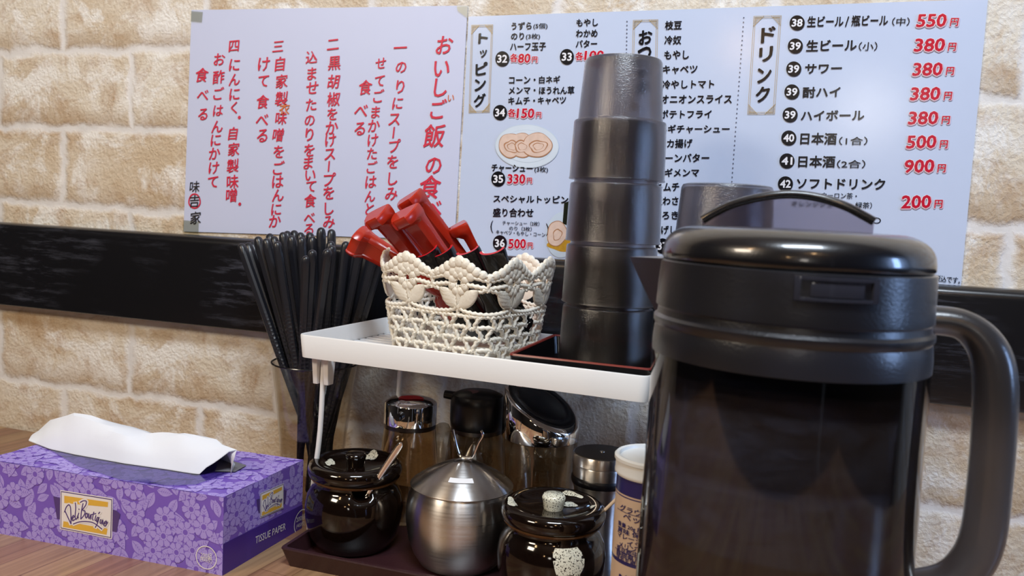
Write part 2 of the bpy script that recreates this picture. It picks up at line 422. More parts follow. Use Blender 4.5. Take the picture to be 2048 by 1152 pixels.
BRICK = brick_mat(); WOOD = wood_mat(); RAIL = rail_mat(); STICK = stick_mat()
PAPER = mat('white_paper', (199, 206, 232), .45, var=.015, vscale=30, spec=.4)
LAMIN = mat('laminated_menu_sheet', (198, 210, 234), .16, var=.02, vscale=60, spec=.5)
TAPE = clear('clear_tape', (.86, .86, .80), .3)
INKR = mat('red_marker_ink', (206, 34, 66), .5, var=.12, vscale=300)
INKO = mat('orange_marker_ink', (212, 110, 52), .5)
INKK = mat('black_marker_ink', (36, 34, 40), .5)
PRK = mat('black_print', (18, 18, 24), .2)
PRR = mat('red_print', (196, 24, 52), .2, var=.03)
PRW = mat('white_print', (236, 236, 242), .2, var=.01)
PRP = mat('pink_print_halo', (216, 178, 194), .2, var=.02)
PRG = mat('gold_print', (190, 160, 98), .25)
PRD = mat('grey_print', (96, 100, 116), .2)
WHITE = mat('white_plastic', (232, 233, 234), .33, var=.015, vscale=25, bump=.05, bscale=300)
LACE = mat('ivory_plastic_lace', (240, 234, 220), .36, var=.05, vscale=60, bump=.25, bscale=420)
RED = mat('red_melamine', (172, 40, 20), .26, var=.08, vscale=30, coat=.15)
REDIN = mat('red_lacquer', (190, 30, 40), .25)
BLACKG = mat('black_lacquer', (14, 13, 15), .22, var=.1, coat=.3)
TRAYR = mat('red_lacquer_rim', (120, 42, 34), .35)
MAROON = mat('maroon_tray_plastic', (52, 28, 32), .38, var=.1, vscale=30, bump=.1, bscale=500)
SMOKE = smoky('smoky_cup_plastic', (.75, .72, .725), .52, .19, 1.04, f0=.045, bump=.5, bscale=1100, diff=(.03, .028, .028), dfac=.14)
SMOKEB = smoky('smoky_jug_plastic', (.20, .195, .225), .10, .06, 1.30)
FROST = smoky('frosted_jug_plastic', (.30, .29, .32), .55, .30, 1.10, bump=.2, bscale=700, diff=(.018, .018, .023), dfac=.5)
FROSTH = smoky('frosted_handle_plastic', (.52, .50, .52), .55, .26, 1.10, bump=.15, bscale=700, diff=(.05, .047, .05), dfac=.5)
JLID = mat('black_jug_lid', (15, 15, 19), .26, var=.15, bump=.05, bscale=900, coat=.6)
GLASS = clear('clear_bottle_glass', (.82, .73, .60), .02, .09)
TUMBLER = clear('clear_tumbler_plastic', (.90, .88, .84), .05)
CHROME = mat('chrome', (.86, .85, .84), .04, metal=1, var=.02)
STEEL = steel_mat('brushed_steel', .30)
STEELB = steel_mat('brushed_steel_lid', .32)
WIRE = mat('polished_steel_wire', (.92, .91, .90), .12, metal=1)
GLAZE = mat('dark_brown_glaze', (17, 9, 6), .08, var=.6, vscale=420, coat=.3)
GLAZEL = mat('brown_glaze_rim', (120, 88, 60), .15, var=.25, vscale=200)
SPECK = speckle_mat('speckled_white_glaze', (222, 220, 202), (40, 30, 22), 900, .40)
SOYB = mat('black_cap_plastic', (15, 14, 18), .32)
SOY = mat('soy_sauce', (30, 12, 6), .1)
DKPL = mat('dark_plastic_seal', (40, 30, 28), .3)
CARTON = mat('purple_carton', (122, 92, 192), .36, var=.05)
CLIGHT = mat('lilac_carton_print', (170, 152, 224), .36, var=.04)
CDARK = mat('deep_purple_carton_print', (70, 44, 138), .34)
CFILM = clear('purple_opening_film', (.42, .36, .62), .12)
CGREY = mat('grey_carton_inside', (120, 118, 122), .6)
LWHITE = mat('logo_white', (236, 230, 228), .36, var=.02)
LYEL = mat('logo_yellow', (226, 178, 70), .36)
LPUR = mat('logo_purple', (84, 62, 124), .36)
TISSUE = mat('white_tissue', (226, 229, 236), .9, var=.01, bump=.25, bscale=90, spec=.15)
LIDPL = mat('milky_plastic_lid', (226, 228, 226), .35, var=.03)
NAVY = mat('navy_label_print', (32, 30, 92), .3)
BEIGE = mat('beige_label', (204, 178, 152), .36)
MEATL = mat('pork_slice_print', (224, 198, 182), .2, var=.2, vscale=160)
MEATD = mat('pork_edge_print', (176, 128, 94), .2, var=.2, vscale=200)
PLATE = mat('plate_print', (214, 226, 238), .2)
PLATE2 = mat('plate_rim_print', (200, 214, 228), .2)
NORI = mat('nori_print', (30, 34, 24), .2)
CORN = mat('corn_print', (196, 150, 50), .2, var=.3, vscale=300)
DARKW = mat('dark_room_wall', (52, 48, 46), .7)
DARKF = mat('dark_room_floor', (58, 50, 46), .5)
CEIL = mat('room_ceiling', (190, 180, 168), .8)

# ------------------------------------------------------------------ setting
WY = .785                                    # face of the back wall
def wall_back():
    bm = bmesh.new(); uvl = bm.loops.layers.uv.new('UVMap')
    # x0, x1, z0, z1, uv shift (wallpaper strips hung with their own pattern offset)
    for x0, x1, z0, z1, du, dvv, sv in ((-2.2, -.14, .2, 1.9, .9199, -.4646, 1), (-.14, 1.6, .2, 1.9, -.085, -.413, .86), (-2.2, 1.6, -.75, .2, .719, -.153, 1)):
        vs = [bm.verts.new((x, WY, z)) for x, z in ((x0, z0), (x1, z0), (x1, z1), (x0, z1))]
        f = bm.faces.new(vs)
        for l in f.loops: l[uvl].uv = (l.vert.co.x+du+4.02, (l.vert.co.z+dvv)*sv+1.82)
    # thickness
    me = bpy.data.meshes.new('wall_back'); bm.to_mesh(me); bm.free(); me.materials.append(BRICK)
    o = bpy.data.objects.new('wall_back', me); COL.objects.link(o); return struct(o)
wall_back()
def room(name, c, d, m): return struct(M().box(c, d).build(name, m, smooth=False))
room('floor', (-.3, -1.0, -.77), (4.2, 3.7, .04), DARKF)
room('ceiling', (-.3, -1.0, 1.92), (4.2, 3.7, .04), CEIL)
room('wall_left', (-2.22, -1.0, .575), (.04, 3.6, 2.65), DARKW)
room('wall_right', (1.98, -1.0, .575), (.04, 3.6, 2.65), DARKW)
room('wall_front', (-.3, -2.82, .575), (4.2, .04, 2.65), DARKW)
# black lacquered rail along the wall, rounded upper edge
RY, RZ0, RZ1 = .767, .1565, .2575
prof = [(WY-.0005, RZ0), (RY+.001, RZ0), (RY, RZ0+.001)]
for k in range(9):
    a = pi/2*k/8; prof.append((RY+.009-.009*cos(a), RZ1-.009+.009*sin(a)))
prof.append((WY-.0005, RZ1))
m = M(); m.loft([[(x, y, z) for y, z in prof] for x in (-2.15, -1.2, -.3, .5, 1.55)])
struct(m.build('trim_1', RAIL))
# dining table under everything
t = thing('dining_table', 'wooden strip patterned table under the tissue box and condiment trays', 'table', (-.2, .28, -.75))
M().box((0, 0, .735), (1.7, 1.0, .03)).build('tabletop', WOOD, t, bevel=.003)
for sx in (-.78, .78):
    for sy in (-.42, .42):
        M().box((sx, sy, .36), (.05, .05, .72)).build('leg', DARKW, t, bevel=.003)

# ------------------------------------------------------------------ papers on the wall
WP = WY-.0016
NW = Vector((0, -1, 0))
def wp(px, py, lift=0.):
    p = atY(px, py, WP-.0004); p.y -= lift; return p
def sheet(name, quad, mt, parent, curl=0., nx=24, nz=14, y=WP):
    q = [atY(*p, y) for p in quad]                     # tl tr br bl
    m = M(); V = []
    def pt(u, v): return (q[0].lerp(q[1], u)).lerp(q[3].lerp(q[2], u), v)
    for layer in (0, 1):
        for j in range(nz+1):
            for i in range(nx+1):
                u, v = i/nx, j/nz; p = pt(u, v).copy()
                p.y += (0 if layer == 0 else .0008) - curl*(sin(u*pi)*.4*sin(3*pi*v+1)**2+.2*sin(7*u+3*v)**2)*sin(pi*v)
                V.append(p)
    n = (nx+1)*(nz+1); Fc = []
    for j in range(nz):
        for i in range(nx):
            a = j*(nx+1)+i; Fc.append((a, a+nx+1, a+nx+2, a+1)); Fc.append((n+a, n+a+1, n+a+nx+2, n+a+nx+1))
    bd = [i for i in range(nx+1)]+[(j+1)*(nx+1)+nx for j in range(nz)]+[nz*(nx+1)+nx-1-i for i in range(nx)]+[(nz-1-j)*(nx+1) for j in range(nz-1)]
    for a, b in zip(bd, bd[1:]+bd[:1]): Fc.append((a, b, n+b, n+a))
    m.add(V, Fc); return m.build(name, mt, parent)
def tmap(L, R, h, lift):
    """map a glyph box onto the wall between photo points L and R with height h"""
    A = wp(*L, lift); B = wp(*R, lift); ex = B-A; up = Vector((-ex.z, 0, ex.x)).normalized()
    mid = ((L[0]+R[0])/2, (L[1]+R[1])/2)
    hh = (wp(mid[0], mid[1]-h/2)-wp(mid[0], mid[1]+h/2)).length
    return lambda u, v: A+ex*u+up*(hh*(v-.5))

# handwritten sign
sign = thing('handwritten_sign', 'white paper sign with red handwritten vertical Japanese lines taped above black rail', 'sign', tuple(atY(640, 250, WP)))
sign_off = Vector(sign.location)
def rehome(o, root):
    """express a world-space mesh child in its root's own frame"""
    o.data.transform(Matrix.Translation(-Vector(root.location))); return o
rehome(sheet('paper_sheet', [(383, 20), (935, 11), (909, 480), (367, 463)], PAPER, sign), sign)
for q in ([(383, 22), (406, 24), (404, 45), (382, 43)], [(914, 12), (936, 11), (935, 36), (916, 22)], [(367, 440), (398, 443), (397, 468), (366, 464)], [(882, 482), (890, 458), (918, 478), (916, 492)]):
    m = M(); m.quadbox([wp(*p, .0003) for p in q], [wp(*p, .0006) for p in q], 0)
    rehome(m.build('tape', TAPE, sign, smooth=False), sign)
HW = M(); HK = M()
def zz(x, y): return (x/2.4+360, y/2.4)
def write(col, size, target=HW, mt=0, off=.014, sl=.16):
    rnd = random.Random(len(col)*7+int(size))
    for ch, x, y in col:
        k = rnd.uniform(.96, 1.08)*1.18; x, y = zz(x, y); wd = size*k/2.4*.92; hg = size*k/2.4*1.04
        if ch in '、・。': x += wd*.25; y -= hg*.1
        vert = ch == 'ー'
        put_text('丨' if vert else ch, target, mt, tmap((x-wd/2, y+rnd.uniform(0, 2)), (x+wd/2, y-rnd.uniform(0, 2)), hg*(.75 if vert else 1), .0003), off=off, slant=sl*rnd.uniform(.7, 1.3), em=True)
def cols(s): return [(c.split(',')[0], float(c.split(',')[1]), float(c.split(',')[2])) for c in s.split()]
write(cols('飯,1222,650 食,1200,900'), 92); write(cols('お,1268,215 い,1255,325 し,1246,420 ご,1235,527 の,1218,790 べ,1218,1000 方,1220,1085'), 80)
write(cols('一,1058,230 の,1062,322 り,1058,415 に,1045,495 ス,1030,570 ー,1026,635 プ,1028,702 を,1022,778 し,1018,858 み,1015,928'), 58)
write(cols('せ,965,305 て,960,388 ご,950,462 ま,938,537 か,930,605 け,925,672 た,922,738 ご,918,803 は,915,872 ん,912,940 と,910,1005 い,908,1075'), 53)
write(cols('食,890,420 べ,870,532 る,865,615'), 60)
write(cols('二,735,213 黒,742,300 胡,738,392 椒,738,475 を,732,548 か,728,612 け,722,672 ス,720,737 ー,715,797 プ,714,862 を,715,925 し,712,1000 み,715,1065'), 57)
write(cols('込,632,275 ま,632,352 せ,636,422 た,630,502 の,623,575 り,622,645 を,622,722 ま,615,782 い,625,838 て,630,893 食,625,965 べ,622,1045 る,620,1100'), 55)
write(cols('三,472,222 自,480,307 家,488,390 製,488,475 味,485,567 噌,472,648 を,475,728 ご,470,805 は,468,872 ん,470,937 に,462,1003 か,455,1062'), 55)
write(cols('け,402,307 て,402,387 食,397,490 べ,395,577 る,397,650'), 58)
write(cols('四,260,220 に,262,310 ん,262,382 に,262,452 く,262,518 ・,270,570 自,255,640 家,258,717 製,254,795 味,252,872 噌,248,937 ・,272,985'), 54)
write(cols('お,188,285 酢,186,370 ご,182,450 は,182,532 ん,178,607 に,172,672 か,165,737 け,162,805 て,160,872'), 52)
write(cols('食,105,360 べ,110,457 る,112,547'), 56)
write(cols('い,1300,468'), 36, HW, 1); write(cols('衣,502,522'), 50, HW, 1)
write(cols('味,70,895'), 50, HK, 0, .004); write(cols('吉,70,965 家,75,1045'), 52, HK, 0, .008)
m = HW  # red ring round the middle seal character
cx, cy = zz(70, 965); ring = [(cx+12.5*cos(a)*(1+.04*sin(3*a)), cy+15.5*sin(a)) for a in [2*pi*k/36 for k in range(36)]]
for k in range(36):
    a, b = ring[k], ring[(k+1) % 36]
    ai = (cx+(a[0]-cx)*.8, cy+(a[1]-cy)*.82); bi = (cx+(b[0]-cx)*.8, cy+(b[1]-cy)*.82)
    HW.add([wp(*q, .0002) for q in (a, b, bi, ai)], [(0, 1, 2, 3)], 0)

# printed menu
menu = thing('menu_poster', 'laminated white menu poster with black and red Japanese print behind the cups', 'poster', tuple(atY(1450, 260, WP)))
rehome(sheet('laminated_sheet', [(937, 33), (1976, -2), (1921, 579), (913, 505)], LAMIN, menu), menu)
PK = M(); PR_ = M(); badges = []; frames = []
def z2(x, y): return (x/2.2155+920, y/2.2155)
def z3(x, y): return (x/1.92+1460, y/1.92)
def txt(Z, sc, s, x0, x1, y0, y1, h, off=.026, slant=0., target=PK, mt=0, lift=.0003):
    put_text(s, target, mt, tmap(Z(x0, y0), Z(x1, y1), h/sc, lift), off=off, slant=slant)
def price(Z, sc, s, x0, x1, y0, y1, h, sl=.06):
    txt(Z, sc, s, x0-3, x1+4, y0+2, y1+2, h*1.10, .075, sl, PR_, 1, .0002)
    txt(Z, sc, s, x0-1, x1+1, y0, y1, h*1.05, .06, sl, PR_, 2, .0003)
    txt(Z, sc, s, x0, x1, y0, y1, h, .032, sl, PR_, 0, .0004)
def t2(*a, **k): txt(z2, 2.2155, *a, **k)
def t3(*a, **k): txt(z3, 1.92, *a, **k)
def p2(*a): price(z2, 2.2155, *a)
def p3(*a): price(z3, 1.92, *a)
def badge(Z, sc, s, x, y, rx, ry):
    m = M(); c = Z(x, y)
    m.add([wp(c[0]+rx/sc*cos(2*pi*k/40), c[1]-ry/sc*sin(2*pi*k/40), .0003) for k in range(40)], [tuple(range(40))[::-1]], 0)
    put_text(s, m, 1, tmap((c[0]-rx/sc*.72, c[1]), (c[0]+rx/sc*.72, c[1]), ry/sc*1.05, .0005), off=.03)
    badges.append(m)
for a in (('うずら', 228, 318, 116, 114, 34), ('のり', 226, 284, 161, 160, 32), ('ハーフ玉子', 222, 381, 208, 206, 36), ('もやし', 516, 612, 101, 99, 34), ('わかめ', 514, 610, 149, 147, 34), ('バター', 513, 608, 195, 193, 34),
          ('コーン・', 217, 335, 356, 354, 32), ('白ネギ', 350, 444, 354, 352, 34), ('メンマ・', 216, 335, 402, 400, 32), ('ほうれん草', 350, 507, 401, 400, 36), ('キムチ・', 214, 333, 447, 446, 34), ('キャベツ', 345, 470, 446, 444, 34),
          ('チャーシュー', 140, 322, 744, 748, 34), ('スペシャルトッピング', 148, 520, 880, 886, 36), ('盛り合わせ', 146, 326, 941, 943, 40),
          ('枝豆', 908, 983, 113, 111, 40), ('冷奴', 906, 981, 178, 177, 40), ('もやし', 905, 1015, 244, 242, 40), ('キャベツ', 898, 1052, 309, 307, 38), ('冷やしトマト', 895, 1127, 375, 372, 40), ('オニオンスライス', 891, 1205, 440, 439, 38), ('ポテトフライ', 888, 1115, 506, 505, 38),
          ('ネギチャーシュー', 882, 1195, 571, 571, 38), ('イカ揚げ', 878, 1030, 636, 635, 40), ('コーンバター', 872, 1105, 700, 699, 38), ('ネギメンマ', 868, 1060, 765, 764, 38), ('キムチ', 865, 972, 829, 828, 38), ('板わさ', 860, 968, 890, 890, 40), ('もろきゅう', 856, 1045, 955, 954, 38), ('揚げしゅうまい', 852, 1110, 1019, 1018, 40)):
    t2(*a)
for a in (('(5個)', 325, 388, 117, 116, 28), ('(3枚)', 292, 355, 163, 162, 28), ('(3枚)', 330, 390, 752, 753, 28), ('チャーシュー（2枚）', 188, 352, 987, 992, 20), ('のり（3枚）', 218, 318, 1011, 1015, 20), ('キャベツ・もやし・コーン', 160, 378, 1028, 1041, 20)):
    t2(*a, off=.012)
t2('(', 135, 147, 1005, 1005, 56, off=.0); t2(')', 381, 394, 1018, 1018, 56, off=.0)
badge(z2, 2.2155, '32', 188, 261, 31, 34); badge(z2, 2.2155, '33', 474, 252, 31, 35); badge(z2, 2.2155, '34', 178, 499, 31, 34)
badge(z2, 2.2155, '35', 170, 793, 31, 34); badge(z2, 2.2155, '36', 177, 1077, 31, 35); badge(z2, 2.2155, '37', 898, 1090, 31, 34)
p2('各', 223, 256, 256, 256, 38, 0); p2('80', 258, 313, 259, 258, 42, .05); p2('円', 320, 343, 264, 264, 27, 0)
p2('各', 512, 546, 249, 248, 38, 0); p2('100', 552, 638, 246, 244, 42, .05)
p2('各', 213, 247, 500, 500, 38, 0); p2('150', 252, 330, 502, 502, 44, .05); p2('円', 338, 360, 509, 509, 26, 0)
p2('330', 211, 290, 793, 793, 44, .05); p2('円', 297, 319, 800, 800, 26, 0)
p2('500', 215, 293, 1080, 1080, 44, .05); p2('円', 300, 322, 1087, 1087, 26, 0)
rows = (('38', 258, 88, None), ('39', 251, 177, None), ('39', 245, 265, None), ('39', 238, 353, None), ('39', 231, 441, None), ('40', 226, 530, None), ('41', 219, 618, None), ('42', 213, 706, None))
for s, x, y, _ in rows: badge(z3, 1.92, s, x, y, 29, 29)
for a in (('生ビール', 297, 436, 83, 81, 42), ('/', 443, 456, 83, 83, 40), ('瓶ビール', 467, 607, 80, 78, 42), ('生ビール', 293, 487, 176, 172, 44), ('サワー', 288, 430, 265, 262, 38), ('酎ハイ', 279, 424, 355, 353, 42), ('ハイボール', 272, 516, 444, 442, 40), ('日本酒', 270, 410, 532, 533, 46), ('日本酒', 262, 404, 620, 621, 46), ('ソフトドリンク', 256, 596, 704, 708, 42)):
    t3(*a, off=.026)
for a in (('（中）', 622, 690, 83, 83, 32), ('（小）', 494, 566, 178, 178, 34), ('（1合）', 418, 528, 541, 541, 32), ('（2合）', 410, 520, 630, 630, 32), ('（コーラ・ウーロン茶・', 245, 487, 747, 753, 24), ('オレンジジュース・緑茶）', 236, 545, 781, 789, 24), ('すべて税込です。', 722, 884, 1060, 1078, 26)):
    t3(*a, off=.010)
for s, x0, x1, y, h in (('550', 717, 832, 79, 52), ('380', 708, 826, 173, 52), ('380', 702, 817, 266, 52), ('380', 693, 808, 360, 52), ('380', 685, 800, 453, 52), ('500', 678, 793, 545, 52), ('900', 669, 785, 638, 52), ('200', 658, 773, 775, 52)):
    p3(s, x0, x1, y+1, y-1, h)
for x0, x1, y in ((846, 877, 85), (838, 868, 180), (830, 860, 273), (822, 852, 368), (813, 844, 461), (806, 836, 554), (797, 828, 646), (785, 816, 783)):
    p3('円', x0, x1, y, y, 32, .05)
# dotted column rules
for Z, sc, a, b, n in ((z2, 2.2155, (740, 95), (722, 1090), 58), (z3, 1.92, (53, 68), (-12, 960), 52)):
    for k in range(n):
        f = k/(n-1); c = Z(a[0]+(b[0]-a[0])*f, a[1]+(b[1]-a[1])*f)
        PK.add([wp(c[0]+1.4*cos(2*pi*i/8), c[1]+1.4*sin(2*pi*i/8), .0002) for i in range(8)], [tuple(range(8))], 1)
# small curled flourish showing beside the jug lid
for i in range(14):
    a0, a1 = -2.6+i*.36, -2.6+(i+1)*.36; c = (1753, 441)
    PK.add([wp(c[0]+r*cos(a)*1.1, c[1]+r*sin(a)*.75, .0002) for r, a in ((8, a0), (8, a1), (6, a1), (6, a0))], [(0, 1, 2, 3)], 0)
# framed column titles
def band(m, pts, w, mt, lift=.0003):
    for (a, b) in zip(pts, pts[1:]):
        d = Vector((b[0]-a[0], b[1]-a[1])); n = Vector((-d.y, d.x)).normalized()*(w/2); e = d.normalized()*(w/2)
        m.add([wp(q[0], q[1], lift) for q in ((a[0]+n.x-e.x, a[1]+n.y-e.y), (b[0]+n.x+e.x, b[1]+n.y+e.y), (b[0]-n.x+e.x, b[1]-n.y+e.y), (a[0]-n.x-e.x, a[1]-n.y-e.y))], [(0, 1, 2, 3)], mt)
def title(Z, sc, quad, chars, size):
    m = M(); q = [Vector(Z(*p)) for p in quad]
    def P(u, v): return tuple((q[0].lerp(q[1], u)).lerp(q[3].lerp(q[2], u), v))
    for g in (0, .06):
        gv = g*.3; cu, cv = .22, .055
        band(m, [P(g, gv), P(1-g, gv), P(1-g, 1-gv), P(g, 1-gv), P(g, gv)], .8, 0)
    for cu, cv in ((0, 0), (1, 0), (0, 1), (1, 1)):
        for k in range(1, 6):
            a = k*.055; s1 = 1 if cu == 0 else -1; s2 = 1 if cv == 0 else -1
            band(m, [P(cu+s1*a, cv), P(cu+s1*a, cv+s2*(.33-a)*.28)], .6, 0)
            band(m, [P(cu, cv+s2*a*.28), P(cu+s1*(.33-a), cv+s2*a*.28)], .6, 0)
        band(m, [P(cu+(.36 if cu == 0 else -.36), cv), P(cu, cv+(.1 if cv == 0 else -.1))], 1.0, 0)
    for ch, x, y, k in chars:
        c = Z(x, y); w = size*k/sc
        put_text(ch, m, 1, tmap((c[0]-w/2, c[1]+.08*w), (c[0]+w/2, c[1]-.08*w), w*1.05, .0004), off=.03, slant=.1)
    frames.append(m)
title(z2, 2.2155, [(52, 112), (146, 110), (131, 497), (40, 500)], [('ト', 103, 168, .8), ('ッ', 104, 238, .6), ('ピ', 96, 305, 1), ('ン', 90, 375, .95), ('グ', 88, 445, 1)], 54)
title(z2, 2.2155, [(768, 90), (877, 87), (868, 480), (758, 483)], [('お', 822, 165, 1.1), ('つ', 818, 240, 1.1), ('ま', 814, 315, 1.1), ('み', 810, 390, 1.1)], 56)
title(z3, 1.92, [(92, 63), (197, 60), (171, 438), (68, 439)], [('ド', 147, 133, 1), ('リ', 138, 208, .95), ('ン', 132, 288, 1), ('ク', 126, 362, 1)], 56)
# the two food pictures printed on the sheet
def ell(m, c, rx, ry, mt, lift, rot=0., n=40, wob=0.):
    pts = []
    for k in range(n):
        a = 2*pi*k/n; r = 1+wob*sin(3*a+c[0])+wob*.6*sin(5*a+c[1])
        x, y = rx*cos(a)*r, ry*sin(a)*r
        pts.append(wp(c[0]+x*cos(rot)-y*sin(rot), c[1]+x*sin(rot)+y*cos(rot), lift))
    m.add(pts, [tuple(range(n))], mt)
F1 = M(); c = z2(297, 648)
ell(F1, c, 64, 44, 1, .0002, .04); ell(F1, c, 62.5, 42.5, 0, .00025, .04); ell(F1, c, 51, 33, 1, .0003, .04); ell(F1, c, 50, 32, 0, .00035, .04)
for (x, y, rx, ry, rt) in ((225, 645, 24, 25, .3), (272, 645, 26, 25, .2), (343, 644, 30, 25, -.05)):
    q = z2(x, y); ell(F1, q, rx, ry, 3, .0004+x*1e-6, rt, wob=.03); ell(F1, (q[0], q[1]-.6), rx*.95, ry*.94, 2, .00045+x*1e-6, rt, wob=.03)
    for rr in (.62, .36):
        ell(F1, (q[0]+2, q[1]+2), rx*rr, ry*rr*.8, 3, .0005+x*1e-6+(.6-rr)*1e-4, rt, wob=.08); ell(F1, (q[0]+2.4, q[1]+2.4), rx*rr*.88, ry*rr*.68, 2, .00052+x*1e-6+(.6-rr)*1e-4, rt, wob=.08)
F2 = M(); c = z2(452, 1040)
ell(F2, c, 32, 46, 1, .0002, .1); ell(F2, z2(452, 1085), 27, 14, 4, .0003, .1, wob=.1)
F2.add([wp(*z2(x, y), .0004) for x, y in ((462, 900), (485, 890), (500, 1010), (455, 990))], [(0, 1, 2, 3)], 5)
q = z2(430, 1035); ell(F2, q, 20, 26, 3, .0005, .2, wob=.04); ell(F2, q, 18.5, 24.5, 2, .00055, .2, wob=.04); ell(F2, (q[0]+1, q[1]+2), 9, 12, 3, .0006, .3, wob=.08); ell(F2, (q[0]+1, q[1]+2.5), 7.5, 10, 2, .00065, .3, wob=.08)

# ------------------------------------------------------------------ tissue box
BH = .0642
bA = Vector((-.4015, .5389, 0)); bB = Vector((-.3986, .6496, 0)); bL = (Vector((-.6243, .5303, 0))-bA).normalized()*.238
ORI = bA
box = thing('tissue_box', 'purple floral tissue carton lying on the table at the left', 'box', tuple(bA))
bF = bA+bL; bBk = bB+bL
zH = Vector((0, 0, BH))
ct = M(); ct.quadbox([bF, bA, bB, bBk], [bF+zH, bA+zH, bB+zH, bBk+zH], 0)
def clip(poly, w, h):
    for ax, lim, sg in ((0, 0, 1), (0, w, -1), (1, 0, 1), (1, h, -1)):
        out = []
        for i in range(len(poly)):
            a, b = poly[i-1], poly[i]
            da, db = (a[ax]-lim)*sg, (b[ax]-lim)*sg
            if (da >= 0) != (db >= 0):
                t = da/(da-db); out.append((a[0]+(b[0]-a[0])*t, a[1]+(b[1]-a[1])*t))
            if db >= 0: out.append(b)
        poly = out
        if len(poly) < 3: return None
    return poly
class Face:
    def __init__(s, O, ex, ey, m):
        s.O = O; s.w = ex.length; s.h = ey.length; s.ex = ex.normalized(); s.ey = ey.normalized(); s.n = s.ex.cross(s.ey).normalized(); s.m = m
    def pt(s, a, b, lift): return s.O+s.ex*a+s.ey*b+s.n*lift
    def poly(s, pts, mt, lift, region=None):
        r = region or (0, 0, s.w, s.h)
        q = clip([(x-r[0], y-r[1]) for x, y in pts], r[2]-r[0], r[3]-r[1])
        if q: s.m.add([s.pt(x+r[0], y+r[1], lift) for x, y in q], [tuple(range(len(q)))], mt)
    def uv(s, px, py):
        d = ray(px, py); P = CAM+d*((s.O-CAM).dot(s.n)/d.dot(s.n)); P -= s.O
        # skew-safe coordinates
        return (P.dot(s.ex), P.dot(s.ey))
def circ(x, y, r, n=14): return [(x+r*cos(2*pi*k/n), y+r*sin(2*pi*k/n)) for k in range(n)]
def flower(F, x, y, r, rot, reg, b):
    for k in range(7):
        a = rot+2*pi*k/7
        pts = []
        for u, v in ((.30, -.05), (.52, -.22), (.78, -.31), (.95, -.21), (1.0, -.08), (.93, 0), (1.0, .08), (.95, .21), (.78, .31), (.52, .22), (.30, .05)):
            u *= r; v *= r
            pts.append((x+u*cos(a)-v*sin(a), y+u*sin(a)+v*cos(a)))
        F.poly(pts, 1, b, reg)
    F.poly(circ(x, y, r*.46), 1, b+.4e-6, reg); F.poly(circ(x, y, r*.25), 0, b+.8e-6, reg)
    for k in range(12):
        a = 2*pi*k/12; F.poly(circ(x+r*.40*cos(a), y+r*.40*sin(a), r*.045, 6), 0, b+.8e-6, reg)
def leaf(F, x, y, L, a, reg, b):
    def tr(u, v): return (x+u*cos(a)-v*sin(a), y+u*sin(a)+v*cos(a))
    def body(W): return [tr(L*(t/10), W*sin(pi*(t/10)**.85)) for t in range(11)]+[tr(L*(t/10), -W*sin(pi*(t/10)**.85)) for t in range(9, 0, -1)]
    F.poly(body(L*.285), 0, b-.5e-6, reg); W = L*.24; F.poly(body(W), 1, b, reg)
    F.poly([tr(.05*L, -.012*L), tr(.9*L, 0), tr(.05*L, .012*L)], 0, b+.4e-6, reg)
    for k in range(1, 6):
        u = .12+k*.13
        for s in (-1, 1):
            F.poly([tr(L*u, 0), tr(L*(u+.16), s*W*.72), tr(L*(u+.03), 0)], 0, b+.8e-6, reg)
def pattern(F, reg, seed):
    rnd = random.Random(seed); fl = []
    for _ in range(4000):
        x, y = rnd.uniform(reg[0]-.006, reg[2]+.006), rnd.uniform(reg[1]-.006, reg[3]+.006)
        if all((x-a)**2+(y-b)**2 > .0148**2 for a, b in fl): fl.append((x, y))
    lv = []
    keep = []
    for i, (x, y) in enumerate(fl):
        if rnd.random() < .70: keep.append((x, y))
        else: lv.append((x, y))
    n = 0
    for x, y in lv:
        a0 = rnd.uniform(0, 6.28)
        for k in range(3):
            n += 1; leaf(F, x+.002*cos(a0+2.1*k), y+.002*sin(a0+2.1*k), .0160*rnd.uniform(.85, 1.1), a0+2.1*k+rnd.uniform(-.3, .3), reg, .00003+n*1.6e-6)
    for x, y in keep:
        a0 = rnd.uniform(0, 6.28)
        for k in range(2):
            n += 1; leaf(F, x, y, .0185, a0+k*rnd.uniform(1.5, 4), reg, .00003+n*1.6e-6)
    n += 2
    for x, y in keep:
        n += 1; r = .0096*rnd.uniform(.9, 1.08)
        F.poly(circ(x, y, r*1.0, 20), 0, .00003+n*1.6e-6-.6e-6, reg)
        flower(F, x, y, r, rnd.uniform(0, 1), reg, .00003+n*1.6e-6)
FF = Face(bF, bA-bF, zH, ct); FE = Face(bA, bB-bA, zH, ct); FT = Face(bF+zH, bA-bF, bBk-bF, ct)
pattern(FF, (0, 0, FF.w, FF.h), 3); pattern(FE, (0, BH*.40, FE.w, FE.h), 5); pattern(FT, (0, 0, FT.w, FT.h), 9)
FE.poly([(0, 0), (FE.w, 0), (FE.w, BH*.35), (0, BH*.41)], 2, .00045)
co = rehome(ct.build('carton', [CARTON, CLIGHT, CDARK], box, smooth=False, fixn=False, weld=0), box)
